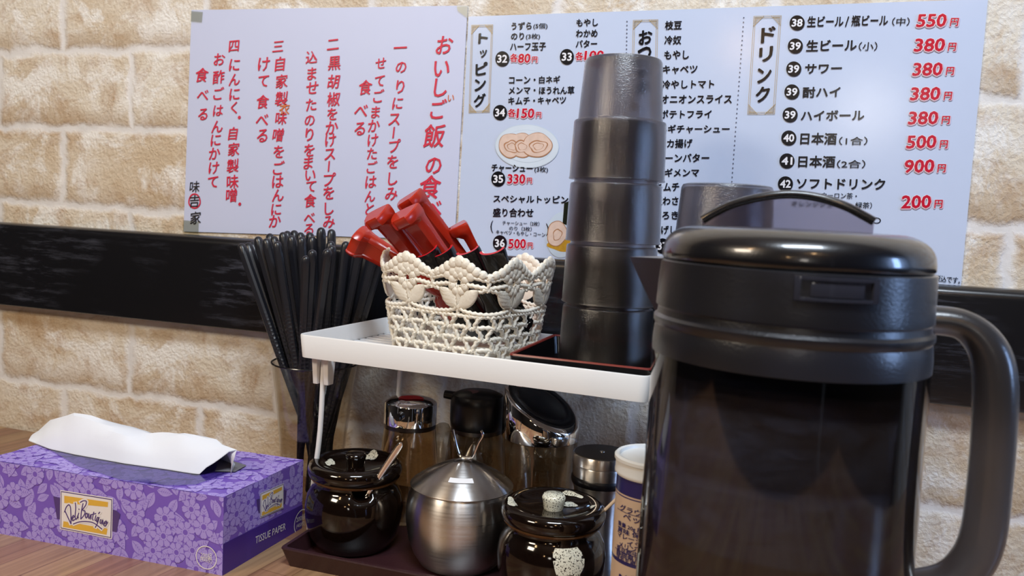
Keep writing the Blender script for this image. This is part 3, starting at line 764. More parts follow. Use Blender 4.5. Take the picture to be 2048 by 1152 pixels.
# opening film and the sheet pulled out of it
fm = M()
fp = [atZ(x, y, BH) for x, y in ((80, 890), (155, 935), (239, 962), (330, 974), (392, 972), (458, 948), (490, 934), (455, 921))]
for lift, rev in ((.0014, False),): fm.add([p+Vector((0, 0, lift)) for p in fp], [tuple(range(8))], 0)
fm.add([atZ(x, y, BH)+Vector((0, 0, .0016)) for x, y in ((440, 917), (493, 934), (470, 947), (430, 946))], [(0, 1, 2, 3)], 1)
rehome(fm.build('opening_film', [CFILM, CGREY], box, smooth=False), box)
LG_STROKES = [
    [(255, 520), (285, 440), (325, 400), (352, 440), (360, 560), (362, 715)], [(262, 500), (308, 600), (360, 712)],
    [(382, 625), (412, 600), (402, 575), (380, 612), (388, 662), (430, 640)], [(432, 370), (440, 450), (430, 600), (447, 640), (465, 610)],
    [(490, 535), (466, 618), (482, 602)], [(490, 470), (496, 478)],
    [(515, 362), (565, 335), (615, 345), (602, 410), (552, 485), (592, 505), (580, 565), (528, 632)], [(560, 380), (535, 500), (522, 635)],
    [(632, 545), (608, 545), (598, 590), (612, 618), (632, 590), (632, 545)], [(655, 545), (646, 602), (664, 625), (690, 560), (690, 635)],
    [(738, 520), (716, 620), (728, 655)], [(700, 562), (772, 545)], [(772, 575), (756, 650), (770, 660)], [(815, 548), (835, 520)],
    [(822, 612), (795, 610), (780, 660), (795, 680), (822, 612), (800, 700), (762, 772)], [(850, 640), (838, 692), (858, 706), (886, 650), (880, 718)],
    [(900, 712), (945, 695), (940, 668), (912, 690), (902, 735), (930, 750), (962, 690)],
    [(400, 716), (500, 682), (620, 676), (740, 702), (870, 800)]]
def logo(mapf, fn):
    m = M()
    def poly(pts, mt, lift): m.add([fn(*mapf(x, y), lift) for x, y in pts], [tuple(range(len(pts)))], mt)
    poly([(62, 262), (205, 300), (245, 660), (122, 634)], 2, .0004); poly([(880, 445), (1100, 500), (1162, 560), (1105, 850), (1040, 845), (1000, 770), (900, 700)], 2, .0004)
    poly([(180, 160), (1042, 297), (1028, 968), (172, 803)], 0, .0005); poly([(192, 178), (1030, 312), (1016, 950), (186, 790)], 2, .0006); poly([(204, 194), (1020, 326), (1004, 935), (198, 778)], 0, .0007)
    poly([(248, 252), (970, 358), (964, 438), (248, 372)], 1, .0008); poly([(235, 672), (960, 795), (944, 895), (225, 765)], 1, .0008)
    for wd, mt, lift in ((64, 0, .0009), (17, 2, .0010)):
        i = 0
        for st in LG_STROKES:
            i += 1
            pts = smoothcurve([(x, y, 0) for x, y in st], 4)
            Lp, Rp = [], []
            for k, p in enumerate(pts):
                t = (pts[min(k+1, len(pts)-1)]-pts[max(k-1, 0)]).normalized(); n = Vector((-t.y, t.x, 0))*wd/2
                if k == 0: p = p-t*wd*.3
                if k == len(pts)-1: p = p+t*wd*.3
                Lp.append(p+n); Rp.append(p-n)
            for k in range(len(pts)-1):
                poly([(q.x, q.y) for q in (Lp[k], Lp[k+1], Rp[k+1], Rp[k])], mt, lift+i*1.5e-6)
    return m
def zl(x, y): return FF.uv(x/8.23+100, y/8.23+960)
lg = logo(zl, lambda a, b, l: FF.pt(a, b, l+.0001))
rehome(lg.build('brand_logo', [LWHITE, LYEL, LPUR], box, smooth=False, fixn=False, weld=0), box)
eTL, eTR, eBL = [Vector(FE.uv(x/3.097, y/3.097+780)) for x, y in ((1608, 640), (1752, 578), (1610, 792))]
def ze(x, y):
    u = (x-185)/850.0; v = ((y-163)-u*137)/640.0
    q = eTL+(eTR-eTL)*u+(eBL-eTL)*v; return (q.x, q.y)
lg = logo(ze, lambda a, b, l: FE.pt(a, b, l+.0001))
rehome(lg.build('brand_logo', [LWHITE, LYEL, LPUR], box, smooth=False, fixn=False, weld=0), box)
BT = M(); BT1 = M(); BT2 = M()
def fmap(F, L, R, h, lift=.0007):
    a = Vector(F.uv(*L)); b = Vector(F.uv(*R)); ex = b-a; up = Vector((-ex.y, ex.x)).normalized()
    return lambda u, v: F.pt(*(a+ex*u+up*h*(v-.5)), lift)
def z5(x, y): return (x/3.097, y/3.097+780)
put_text('TISSUE PAPER', BT, 0, fmap(FE, z5(1578, 930), z5(1765, 842), .0062))
put_text('200組', BT1, 0, fmap(FF, z5(1246, 1018), z5(1315, 1030), .0055))
put_text('(400枚)', BT1, 0, fmap(FF, z5(1243, 1043), z5(1317, 1056), .0055))
put_text('200組', BT2, 0, fmap(FE, z5(1832, 803), z5(1885, 780), .0055))
put_text('(400枚)', BT2, 0, fmap(FE, z5(1832, 845), z5(1885, 822), .0055))
for F, BTx, c, r in ((FF, BT1, FF.uv(*z5(1281, 1036)), .0098), (FE, BT2, FE.uv(*z5(1862, 815)), .0115)):
    for k in range(40):
        a, b = 2*pi*k/40, 2*pi*(k+1)/40
        BTx.add([F.pt(c[0]+q*cos(t), c[1]+q*sin(t), .0007) for q, t in ((r, a), (r, b), (r*.92, b), (r*.92, a))], [(0, 1, 2, 3)], 0)
# tissue sheet
def tissue():
    o = thing('tissue', 'white tissue sheet pulled halfway out of the purple carton', 'tissue', tuple(atZ(265, 915, BH)+Vector((0, .01, 0))))
    fr = [(58, 881), (100, 897), (150, 908), (200, 917), (250, 926), (300, 933), (335, 938), (366, 943), (386, 946), (399, 947)]
    rg = [(66, 869), (100, 842), (150, 827), (200, 838), (250, 852), (297, 871), (335, 868), (368, 866), (425, 880), (476, 903)]
    secs = []
    rnd = random.Random(4)
    for i in range(len(fr)):
        f = atZ(*fr[i], BH+.0021); r = atY(*rg[i], f.y+.022); b = Vector((r.x+.002, f.y+.050, BH+.0021))
        if i == len(fr)-2: b = atZ(470, 928, BH+.0021)
        if i == len(fr)-1: r = atY(*rg[i], f.y+.020); b = atZ(461, 948, BH+.0021)
        secs.append((f, r, b))
    K = 5; rows = []
    fine = [[secs[i][j].lerp(secs[i+1][j], k/3) for i in range(len(secs)-1) for k in range(3)]+[secs[-1][j]] for j in range(3)]
    NN = len(fine[0])
    for i in range(NN):
        f, r, b = fine[0][i], fine[1][i], fine[2][i]; row = []
        for k in range(2*K+1):
            t = k/K
            if t <= 1:
                p = f.lerp(r, t); p.z = f.z+(r.z-f.z)*(1-(1-t)**1.7); p.y = f.y+(r.y-f.y)*t**1.25
            else:
                s = t-1; p = r.lerp(b, s); p.z = r.z+(b.z-r.z)*s**1.6
            cr = abs(sin(i*.31+k*.55))*.0026-abs(sin(i*.47-k*.8))*.0016+sin(i*1.3-k*1.7)*.0004
            p.z += cr*sin(pi*k/(2*K)); p.y += .0016*sin(i*.33+k*.4)*sin(pi*k/(2*K))
            row.append(p)
        rows.append(row)
    m = M(); V = []; n = 2*K+1
    for row in rows: V += row
    for row in rows: V += [p+Vector((0, 0, -.0005)) for p in row]
    Fc = []
    for i in range(NN-1):
        for k in range(n-1):
            a = i*n+k; Fc.append((a, a+1, a+n+1, a+n)); a += NN*n; Fc.append((a, a+n, a+n+1, a+1))
    m.add(V, Fc)
    rehome(m.build('sheet', TISSUE, o, angle=24, fixn=False), o)
tissue()

# ------------------------------------------------------------------ chopsticks in their tumbler
CC = Vector((-.4195, .700, 0))
tum = thing('tumbler', 'clear plastic tumbler behind the purple carton filled with black chopsticks', 'cup', tuple(CC))
pr = [(0, 0), (.0255, 0), (.0270, .003), (.0325, .075), (.0375, .120), (.0405, .1425), (.0412, .1455), (.0405, .1460)]
inn = [(.0392, .1450), (.0362, .120), (.0312, .075), (.0262, .012), (0, .0105)]
M().lathe(pr+inn).build('cup_wall', TUMBLER, tum)
M().tube([(.0410*cos(2*pi*k/56), .0410*sin(2*pi*k/56), .1453) for k in range(56)], .0009, 8, closed=True).build('rim', BLACKG, tum)
z8 = lambda x, y: (x/3.388+460, y/3.388+420)
tops = [(72, 228, .1), (118, 222, .6), (147, 216, .8), (185, 180, .2), (243, 192, 0), (265, 160, .9), (295, 178, .7), (317, 212, -.5), (356, 150, .2), (385, 142, .8), (415, 172, 0), (432, 138, 1), (475, 152, .7), (485, 182, -.2), (517, 310, -1), (540, 152, 1), (556, 178, .3), (560, 270, -.9), (617, 118, .4), (664, 264, -.9), (684, 210, .3), (688, 130, 1), (692, 240, -.3), (788, 212, .4), (845, 225, .8), (885, 240, .3), (940, 262, .8), (985, 285, .4), (1030, 300, .7)]
def chopstick(T, B):
    L = (T-B).length
    m = M(); r1, r0 = .0041, .0024
    rings = []
    N = 12
    def sec(z, r, sq):
        pts = []
        for k in range(N):
            a = 2*pi*k/N; c_, s_ = cos(a), sin(a); q = r/((abs(c_)**sq+abs(s_)**sq)**(1/sq)); pts.append((q*c_, q*s_, z))
        return pts
    for z, r, sq in ((0, r0*.6, 2), (.002, r0, 2), (.06, r0*1.25, 3), (L*.6, r1*.92, 4), (L-.012, r1*1.04, 4), (L-.006, r1*1.05, 3), (L-.0025, r1*.95, 2), (L-.0008, r1*.66, 2), (L, r1*.25, 2)): rings.append(sec(z, r, sq))
    m.loft(rings); return m
ns = len(tops)
used = []
for i, (x, y, dp) in enumerate(tops):
    px, py = z8(x, y); yT = CC.y+dp*.038
    yT = min(yT, .757)
    T = atY(px, py, yT)
    fx = (x-70)/960*2-1
    off = Vector((fx*.030, max(-1, min(1, dp))*.019, 0))
    if off.length > .032: off *= .032/off.length
    Rm = Vector((CC.x, CC.y, .142))+off
    k = (Rm.z-.0145)/(T.z-Rm.z)
    B = Rm+(Rm-T)*k
    d = Vector((B.x-CC.x, B.y-CC.y, 0)); ang = i*2.39996
    if d.length > .020: B.x, B.y = CC.x+d.x*.020/d.length, CC.y+d.y*.020/d.length
    o = chopstick(T, B).build('chopstick', STICK)
    o.location = B; q = (T-B).to_track_quat('Z', 'Y'); o.rotation_mode = 'QUATERNION'; o.rotation_quaternion = q
    o['_fx'] = fx; used.append((px, o))
used.sort(key=lambda t: t[0])
special = {0: 'leftmost black chopstick in the clear tumbler leaning far out to the left', ns-1: 'rightmost black chopstick in the tumbler leaning behind the red spoon'}
for i, (px, o) in enumerate(used):
    del o['_fx']
    tag(o, special.get(i, 'black patterned chopstick standing in the crowded clear tumbler'), 'chopstick', 'black chopsticks in the tumbler')

# ------------------------------------------------------------------ white rack
FLc = Vector((-.3802, .6035, 0)); rack_rot = radians(-4.3)
RW, RD = .303, .150
rack = thing('shelf_rack', 'white plastic rack on wire legs holding basket and cup tray', 'rack', (FLc.x, FLc.y, .004), rz=rack_rot)
ZR1, ZR0, ZF = .189-.004, .1695-.004, .1735-.004
def rrect(x0, y0, x1, y1, r, z, n=6):
    pts = []
    for cx_, cy_, a0 in ((x1-r, y0+r, -90), (x1-r, y1-r, 0), (x0+r, y1-r, 90), (x0+r, y0+r, 180)):
        for k in range(n+1):
            a = radians(a0+90*k/n); pts.append((cx_+r*cos(a), cy_+r*sin(a), z))
    return pts
m = M()
t_ = .0022
outer0 = rrect(.0015, .0015, RW-.0015, RD-.0015, .008, ZR0); outer1 = rrect(0, 0, RW, RD, .008, ZR1-.001); o2 = rrect(.0006, .0006, RW-.0006, RD-.0006, .0075, ZR1)
in2 = rrect(t_-.0006, t_-.0006, RW-t_+.0006, RD-t_+.0006, .0065, ZR1); in1 = rrect(t_, t_, RW-t_, RD-t_, .0065, ZR1-.001); in0 = rrect(t_+.0005, t_+.0005, RW-t_-.0005, RD-t_-.0005, .006, ZF)
un = rrect(t_+.001, t_+.001, RW-t_-.001, RD-t_-.001, .006, ZR0)
n = len(outer0); V = un+outer0+outer1+o2+in2+in1+in0; Fc = []
for i in range(6):
    for k in range(n): k2 = (k+1) % n; Fc.append((i*n+k, i*n+k2, (i+1)*n+k2, (i+1)*n+k))
m.add(V, Fc); m.build('rim', WHITE, rack, angle=50)
m = M()
for k in range(13):
    y = .008+k*(RD-.016)/12; m.box((RW/2, y, ZF-.0015), (RW-.006, .0068, .003))
for x in (.02, RW/3, 2*RW/3, RW-.02): m.box((x, RD/2, ZF-.0035), (.005, RD-.008, .003))
m.build('slatted_floor', WHITE, rack, bevel=.0006)
for side, x in ((0, .017), (1, RW-.006)):
    ft = (.006, .016) if side == 0 else (RW-.008, .04)
    tl, yb = (.016, RD-.032) if side == 0 else (.078, RD-.014)
    zt = ZR0-.001
    xa = ft[0]; z0 = .0045
    pts = smoothcurve([(x, tl, zt+.004), (x-.002*(1-side), tl+.0005, .1), ((x+2*xa)/3-.001, tl+.001, .05)], 4)[:-1]+[(xa, tl+.001, z0+.006), (xa, tl+.0025, z0+.0015), (xa, tl+.007, z0), (xa, yb-.007, z0), (xa, yb-.0025, z0+.0015), (xa, yb, z0+.006), (x+.016*(1-side), yb, .09), (x+.018*(1-side), yb, zt+.004)]
    M().tube(pts, .0023, 10).build('leg', WHITE, rack)
    for yy, xx in ((tl, x), (yb, x+.018*(1-side))):
        m = M()
        for dx in (-.0055, .0055):
            m.loft([[(xx+dx-.0022, yy-.004, zt-.023), (xx+dx+.0022, yy-.004, zt-.023), (xx+dx+.0022, yy+.004, zt-.023), (xx+dx-.0022, yy+.004, zt-.023)], [(xx+dx-.0028, yy-.006, zt), (xx+dx+.0028, yy-.006, zt), (xx+dx+.0028, yy+.006, zt), (xx+dx-.0028, yy+.006, zt)]])
        m.box((xx, yy+.005, zt-.010), (.012, .002, .020))
        m.build('leg_bracket', WHITE, rack, bevel=.0006)

# ------------------------------------------------------------------ lace basket with spoons
BC = Vector((-.2577, .6818, .1747)); brot = radians(-15)
bask = thing('lace_basket', 'ivory lace patterned plastic basket on the white rack full of spoons', 'basket', tuple(BC), rz=brot)
BHT = .0865
hw, hd, cr = .0650, .0570, .024
def bpath(s):
    """rounded rectangle, s in 0..1 starting at the corner nearest the camera, running up the right side"""
    segs = []
    a, b = hw-cr, hd-cr
    q = pi/2*cr
    lens = [q/2, 2*b, q, 2*a, q, 2*b, q, 2*a, q/2]; tot = sum(lens); d = (s % 1)*tot
    def arc(cx, cy, a0, dd): t = a0+dd/cr; return Vector((cx+cr*cos(t), cy+cr*sin(t), 0)), Vector((cos(t), sin(t), 0))
    if d < lens[0]: return arc(a, -b, -pi/4, d)
    d -= lens[0]
    if d < lens[1]: return Vector((hw, -b+d, 0)), Vector((1, 0, 0))
    d -= lens[1]
    if d < lens[2]: return arc(a, b, 0, d)
    d -= lens[2]
    if d < lens[3]: return Vector((a-d, hd, 0)), Vector((0, 1, 0))
    d -= lens[3]
    if d < lens[4]: return arc(-a, b, pi/2, d)
    d -= lens[4]
    if d < lens[5]: return Vector((-hw, b-d, 0)), Vector((-1, 0, 0))
    d -= lens[5]
    if d < lens[6]: return arc(-a, -b, pi, d)
    d -= lens[6]
    if d < lens[7]: return Vector((-a+d, -hd, 0)), Vector((0, -1, 0))
    d -= lens[7]
    return arc(a, -b, -pi/2, d)
PER = 2*(2*(hw-cr)+2*(hd-cr))+2*pi*cr
def bs(s, h, out=0.):
    p, nrm = bpath(s); k = .79+.21*h**.8
    q = p*k+nrm*out; q.z = h*BHT; return q
def bn(s): return bpath(s)[1]
def rope(m, pts, r=.00115, step=.0011, tw=.0046, closed=False):
    """pts: list of (s,h); follows the basket wall"""
    out = []
    P = smoothcurve([(a, b, 0) for a, b in pts], 4) if len(pts) > 2 else [Vector((a, b, 0)) for a, b in pts]
    W = [bs(p.x, p.y) for p in P]
    for i in range(len(P)-1):
        L = (W[i+1]-W[i]).length; n = max(1, int(L/step))
        for k in range(n):
            q = P[i].lerp(P[i+1], k/n); out.append(bs(q.x, q.y))
    out.append(W[-1])
    if len(out) < 2: return
    m.tube(out, r, 7, twist=tw, closed=False)
lat = M(); NC = 18
rowsH = [.02, .13, .24, .35]
for ri, h in enumerate(rowsH):
    o_ = (ri % 2)*.5
    for c in range(NC):
        s0 = (c+o_)/NC; d = 1/NC; hn = .110
        rope(lat, [(s0, h-.010), (s0+d*.25, h+.006), (s0+d*.5, h+.010), (s0+d*.75, h+.006), (s0+d, h-.010)], .00180)
        # paired legs leave a wide arched gap and a small wedge between cells
        rope(lat, [(s0+d*.10, h), (s0+d*.16, h+hn*.5), (s0+d*.30, h+hn)], .0020)
        rope(lat, [(s0+d*.90, h), (s0+d*.84, h+hn*.5), (s0+d*.70, h+hn)], .0020)
rope(lat, [(k/40, .462+.006*sin(k*pi)) for k in range(41)], .0017)
# scalloped rope carrying the leaves
NU = 8
for u in range(NU):
    s0 = (u+.5)/NU; d = 1/NU
    rope(lat, [(s0-d*.02, .56), (s0+d*.12, .508), (s0+d*.5, .485), (s0+d*.88, .508), (s0+d*1.02, .56)], .0017)
    rope(lat, [(s0+d*.0, .46), (s0+d*.0, .56)], .0015)
    rope(lat, [(s0+d*.25, .455), (s0+d*.2, .50)], .0013); rope(lat, [(s0+d*.75, .455), (s0+d*.8, .50)], .0013)
lat.build('lattice_wall', LACE, bask, angle=80, fixn=True, weld=0)
def patch(m, c, L, W, ang, lift=.0016, nu=9, nv=7, knit=True):
    """leaf shaped pad lying on the basket wall, knobbly like knitting"""
    s0, h0 = c; o = len(m.v); V = []
    for layer in (1, -1):
        for i in range(nu+1):
            u = i/nu
            for j in range(nv+1):
                v = j/nv*2-1
                wv = W*sin(pi*min(1, u*.93+.035))**.8*v
                x = L*u*cos(ang)-wv*sin(ang); y = L*u*sin(ang)+wv*cos(ang)
                t = lift*(.45+.55*(1-v*v))*(1 if layer > 0 else .6)
                if knit and layer > 0: t += .0004*(1 if (i+j) % 2 else -1)
                V.append(bs(s0+x/PER, h0+y/BHT, layer*t))
    n = (nu+1)*(nv+1); Fc = []
    for i in range(nu):
        for j in range(nv):
            a = i*(nv+1)+j; Fc.append((a, a+1, a+nv+2, a+nv+1)); Fc.append((n+a, n+a+nv+1, n+a+nv+2, n+a+1))
    bd = [j for j in range(nv+1)]+[(i+1)*(nv+1)+nv for i in range(nu)]+[nu*(nv+1)+nv-1-j for j in range(nv)]+[(nu-1-i)*(nv+1) for i in range(nu-1)]
    for a, b in zip(bd, bd[1:]+bd[:1]): Fc.append((a, n+a, n+b, b))
    m.add(V, Fc)
rimm = M()
for u in range(NU):
    sc_ = (u+.5)/NU; d = 1/NU            # fan centre below each peak
    for a in (38, 142): patch(rimm, (sc_, .535), .0245, .0066, radians(a))
    patch(rimm, (sc_, .56), .0165, .0030, radians(90))
    # pointed flower head: lobes round a hole
    cz = .775
    R1 = .0072
    for k in range(8):
        a = 2*pi*k/8+pi/8
        p = bs(sc_+R1*cos(a)/PER, cz+R1*sin(a)/BHT); nn = bn(sc_+R1*cos(a)/PER)
        tz = Vector((0, 0, 1)); tx = tz.cross(nn).normalized()
        rimm.ball(p, (tx*.0042, tz*.0042, nn*.0022), nu=10, nv=6)
    pts = [(sc_+.0034*cos(2*pi*k/14)/PER, cz+.0034*sin(2*pi*k/14)/BHT) for k in range(15)]
    rope(rimm, pts, .0013)
    # lobed outline rising to the peak and falling to the valleys
    for k, (fx_, hz, rr) in enumerate(((-.49, .835, .0038), (-.40, .86, .0040), (-.30, .885, .0044), (-.21, .92, .0046), (-.11, .955, .0048), (0, .972, .0054), (.11, .955, .0048), (.21, .92, .0046), (.30, .885, .0044), (.40, .86, .0040))):
        s_ = sc_+fx_*d; p = bs(s_, hz); nn = bn(s_); tz = Vector((0, 0, 1)); tx = tz.cross(nn).normalized()
        rimm.ball(p, (tx*rr, tz*rr, nn*.0021), nu=10, nv=6)
        if abs(fx_) < .25:
            p = bs(s_, hz-.075); rimm.ball(p, (tx*rr, tz*rr, nn*.0019), nu=10, nv=6)
    rope(rimm, [(sc_-d*.5, .845), (sc_-d*.3, .89), (sc_, .985), (sc_+d*.3, .89), (sc_+d*.5, .845)], .0017)
    rope(rimm, [(sc_-d*.5, .80), (sc_-d*.25, .83), (sc_-d*.12, .80)], .0016); rope(rimm, [(sc_+d*.5, .80), (sc_+d*.25, .83), (sc_+d*.12, .80)], .0016)
    # struts between flower and leaf tips
    rope(rimm, [(sc_-d*.5, .735), (sc_-d*.25, .755), (sc_-d*.12, .765)], .0019); rope(rimm, [(sc_+d*.5, .735), (sc_+d*.25, .755), (sc_+d*.12, .765)], .0019)
    rope(rimm, [(sc_-d*.5, .70), (sc_-d*.5, .84)], .0020); rope(rimm, [(sc_-d*.5, .73), (sc_-d*.36, .70)], .0020); rope(rimm, [(sc_+d*.5, .73), (sc_+d*.36, .70)], .0020)
    rope(rimm, [(sc_-d*.10, .69), (sc_-d*.05, .715)], .0017); rope(rimm, [(sc_+d*.10, .69), (sc_+d*.05, .715)], .0017)
rimm.build('scalloped_rim', LACE, bask, angle=80, weld=0)
m = M(); ring = [bs(k/64, .012) for k in range(64)]
m.loft([[p*1.0 for p in ring], [Vector((p.x, p.y, .004)) for p in ring]]); m.build('base', LACE, bask)

def orient(T, B, face):
    """matrix: origin T, +Z along B->T, local -Y turned towards 'face'"""
    z = (T-B).normalized(); f = Vector(face); f = (f-z*f.dot(z)).normalized(); y = -f; x = y.cross(z)
    M4 = Matrix.Identity(4)
    for i in range(3): M4[i][0], M4[i][1], M4[i][2], M4[i][3] = x[i], y[i], z[i], T[i]
    return M4
def red_spoon(T, B, face, w, d, label):
    L = (T-B).length
    o = thing('soup_spoon', label, 'spoon', (0, 0, 0), 'soup spoons in the basket'); o.matrix_world = orient(T, B, face)
    prof = [(-1, 0), (-1, -.25), (-.9, -.55), (-.7, -.82), (-.52, -.95), (-.46, -.86), (.46, -.86), (.52, -.95), (.7, -.82), (.9, -.55), (1, -.25), (1, 0), (.5, .04), (0, .05), (-.5, .04)]
    def ring(z, ws, ds, q=1.): return [(x*ws/2*q, y*ds*q-(1-q)*ds*.45, z) for x, y in prof]
    Lh = L*.66
    m = M(); m.loft([ring(-Lh, w*.55, d*.35), ring(-Lh*.6, w*.72, d*.42), ring(-Lh*.25, w*.82, d*.48), ring(-.0135, w*.88, d*.52), ring(-.0105, w*.93, d*.72), ring(-.0085, w*.98, d*.94), ring(-.006, w, d), ring(-.0022, w, d), ring(-.0008, w, d, .97), ring(0, w, d, .90)])
    m.build('handle', RED, o, angle=30)
    m = M(); Lb = L-Lh; rows_ = []
    for i in range(9):
        t = pi*i/8
        rows_.append([Vector((w*.72*sin(t)*cos(a), -.002-.009*sin(t)*max(0, sin(a)), -Lh+.006-(Lb)*(1-cos(t))/2)) for a in [pi*k/8 for k in range(9)]]+[Vector((w*.62*sin(t)*cos(a), -.001-.0075*sin(t)*max(0, sin(a)), -Lh+.006-(Lb)*(1-cos(t))/2)) for a in [pi*k/8 for k in range(8, -1, -1)]])
    m.loft(rows_); m.build('bowl', RED, o, angle=50)
    return o
def black_spoon(T, B, face, w, d, label):
    L = (T-B).length
    o = thing('soup_spoon', label, 'spoon', (0, 0, 0), 'soup spoons in the basket'); o.matrix_world = orient(T, B, face)
    K = 14
    def sec(z, ws, ds, flare=0.):
        out_, in_ = [], []
        for k in range(K+1):
            a = pi*k/K; x, y = cos(a), -sin(a)
            out_.append((x*ws/2, y*ds, z)); in_.append((x*(ws/2-.0022), y*(ds-.0022)+.0003, z))
        return out_, in_
    zs = [(-L, .5, .5), (-L*.8, 1.3, 1.0), (-L*.55, .75, .6), (-L*.25, .9, .8), (-.003, 1, 1), (0, .97, .97)]
    m = M(); rg = []
    for z, a, b in zs:
        p, q = sec(z, w*a, d*b); rg.append(p+q[::-1])
    n = len(rg[0]); o_ = len(m.v); m.v += [Vector(p) for r in rg for p in r]
    for i in range(len(rg)-1):
        for k in range(n):
            k2 = (k+1) % n; m.f.append([o_+i*n+k, o_+i*n+k2, o_+(i+1)*n+k2, o_+(i+1)*n+k]); m.m.append(0 if k < K else 1)
    for i, mt in ((0, 0), (len(rg)-1, 1)):
        for k in range(K): m.f.append([o_+i*n+k, o_+i*n+k+1, o_+i*n+n-2-k, o_+i*n+n-1-k]); m.m.append(mt)
    h = m.build('handle', [BLACKG, REDIN], o, angle=50)
    return o
q6 = lambda x, y: (x/6.02+680, y/6.02+370)
def mid(x, y, yy): return atY(*q6(x, y), yy)
red_spoon(mid(200, 640, .668), Vector((-.238, .694, .205)), (.25, -1, -.35), .0290, .0200, 'red spoon lying out over the basket side, leftmost of all')
red_spoon(mid(455, 280, .642), Vector((-.262, .722, .186)), (0, -1, -.4), .0245, .0215, 'red spoon second from left, its end touching a twin beside it')
red_spoon(mid(790, 275, .640), Vector((-.236, .716, .186)), (0, -1, -.4), .0275, .0220, 'red spoon in front of the tallest one with a bright rounded end')
red_spoon(mid(840, 105, .664), Vector((-.226, .735, .190)), (0, -1, -.4), .0262, .0185, 'red spoon standing tallest and farthest back in the basket')
red_spoon(mid(1510, 430, .690), Vector((-.218, .722, .190)), (-1, -.5, .1), .0265, .0180, 'red spoon turned sideways behind the black spoons, rightmost red one')
black_spoon(mid(1050, 790, .648), Vector((-.250, .690, .190)), (.8, -1, 0), .0205, .0085, 'black spoon with red inside, leftmost black one beside the red handles')
black_spoon(mid(1235, 790, .652), Vector((-.236, .692, .188)), (.8, -1, 0), .0205, .0085, 'black spoon with red inside, second black one from the left')
black_spoon(mid(1535, 775, .645), Vector((-.218, .690, .188)), (.1, -1, 0), .0215, .0085, 'black spoon with red inside below the sideways red spoon')
black_spoon(mid(1830, 775, .642), Vector((-.206, .690, .188)), (.1, -1, 0), .0225, .0085, 'black spoon with red inside, rightmost in the lace basket')

# ------------------------------------------------------------------ cups
def tray(name, label, loc, W, D, Hh, mt_in, mt_rim, rz=0., lip=.003, slope=.004, parts=('base', 'rim'), base=.003):
    o = thing(name, label, 'tray', loc, rz=rz)
    m = M()
    a = rrect(slope, slope, W-slope, D-slope, .003, 0, 3); b = rrect(0, 0, W, D, .004, Hh-.0012, 3); c = rrect(lip, lip, W-lip, D-lip, .003, Hh-.0012, 3); d = rrect(lip+slope*.8, lip+slope*.8, W-lip-slope*.8, D-lip-slope*.8, .003, base, 3)
    m.loft([a, b, c, d]); m.build(parts[0], mt_in, o, angle=30)
    m = M(); b2 = rrect(-.0002, -.0002, W+.0002, D+.0002, .004, Hh-.0012, 3); b3 = rrect(.0002, .0002, W-.0002, D-.0002, .004, Hh, 3); c3 = rrect(lip-.0002, lip-.0002, W-lip+.0002, D-lip+.0002, .003, Hh, 3); c2 = rrect(lip+.0002, lip+.0002, W-lip-.0002, D-lip-.0002, .003, Hh-.0012, 3)
    n = len(b2); V = b2+b3+c3+c2; Fc = []
    for i in range(4):
        j = (i+1) % 4
        for k in range(n): k2 = (k+1) % n; Fc.append((i*n+k, i*n+k2, j*n+k2, j*n+k))
    m.add(V, Fc); m.build(parts[1], mt_rim, o, angle=30)
    return o
tray('cup_tray', 'small black lacquer tray with red rim under the tall cup stack', (-.1885, .5935, .1738), .1100, .122, .0192, BLACKG, TRAYR, rz=radians(-1.5), lip=.0024, slope=.003)
def cup_mesh():
    """smoky tumbler standing on its mouth: shouldered stacking collar below"""
    h = .0952
    out_ = [(0, h), (.0270, h), (.0296, h-.0008), (.0307, h-.0030), (.0335, .0485), (.0338, .0470), (.0362, .0462), (.0366, .0450), (.0372, .0300), (.0379, .0020), (.0384, .0005), (.0380, 0)]
    inn_ = [(.0362, 0), (.0360, .0020), (.0352, .0300), (.0347, .0440), (.0344, .0450), (.0322, .0458), (.0319, .0470), (.0291, h-.0040), (.0270, h-.0026), (0, h-.0026)]
    return M().lathe(out_+inn_, 72)
cup_o = None
def cup(loc, label, group):
    global cup_o
    if cup_o is None:
        o = cup_mesh().build('drinking_cup', SMOKE); cup_o = o
    else:
        o = cup_o.copy(); COL.objects.link(o)
    o.location = loc; tag(o, label, 'cup', group); return o
lab = ['lowest dark smoky cup of the tall stack on black tray', 'second smoky cup from the bottom of the tall stack', 'second smoky cup from the top of the tall stack', 'upside down smoky cup topping the tall stack in front of menu']
for k in range(4): cup((-.1268+.0003*k, .660, .1772+.1-.1+k*.0493+.0045), lab[k], 'cups in the tall stack')
for k in range(6):
    cup((-.0350, .584, k*.0462), 'smoky cup on top of the short stack behind the jug lid' if k == 5 else 'smoky cup lower in the short stack hidden behind the jug', 'cups in the stack behind the jug')

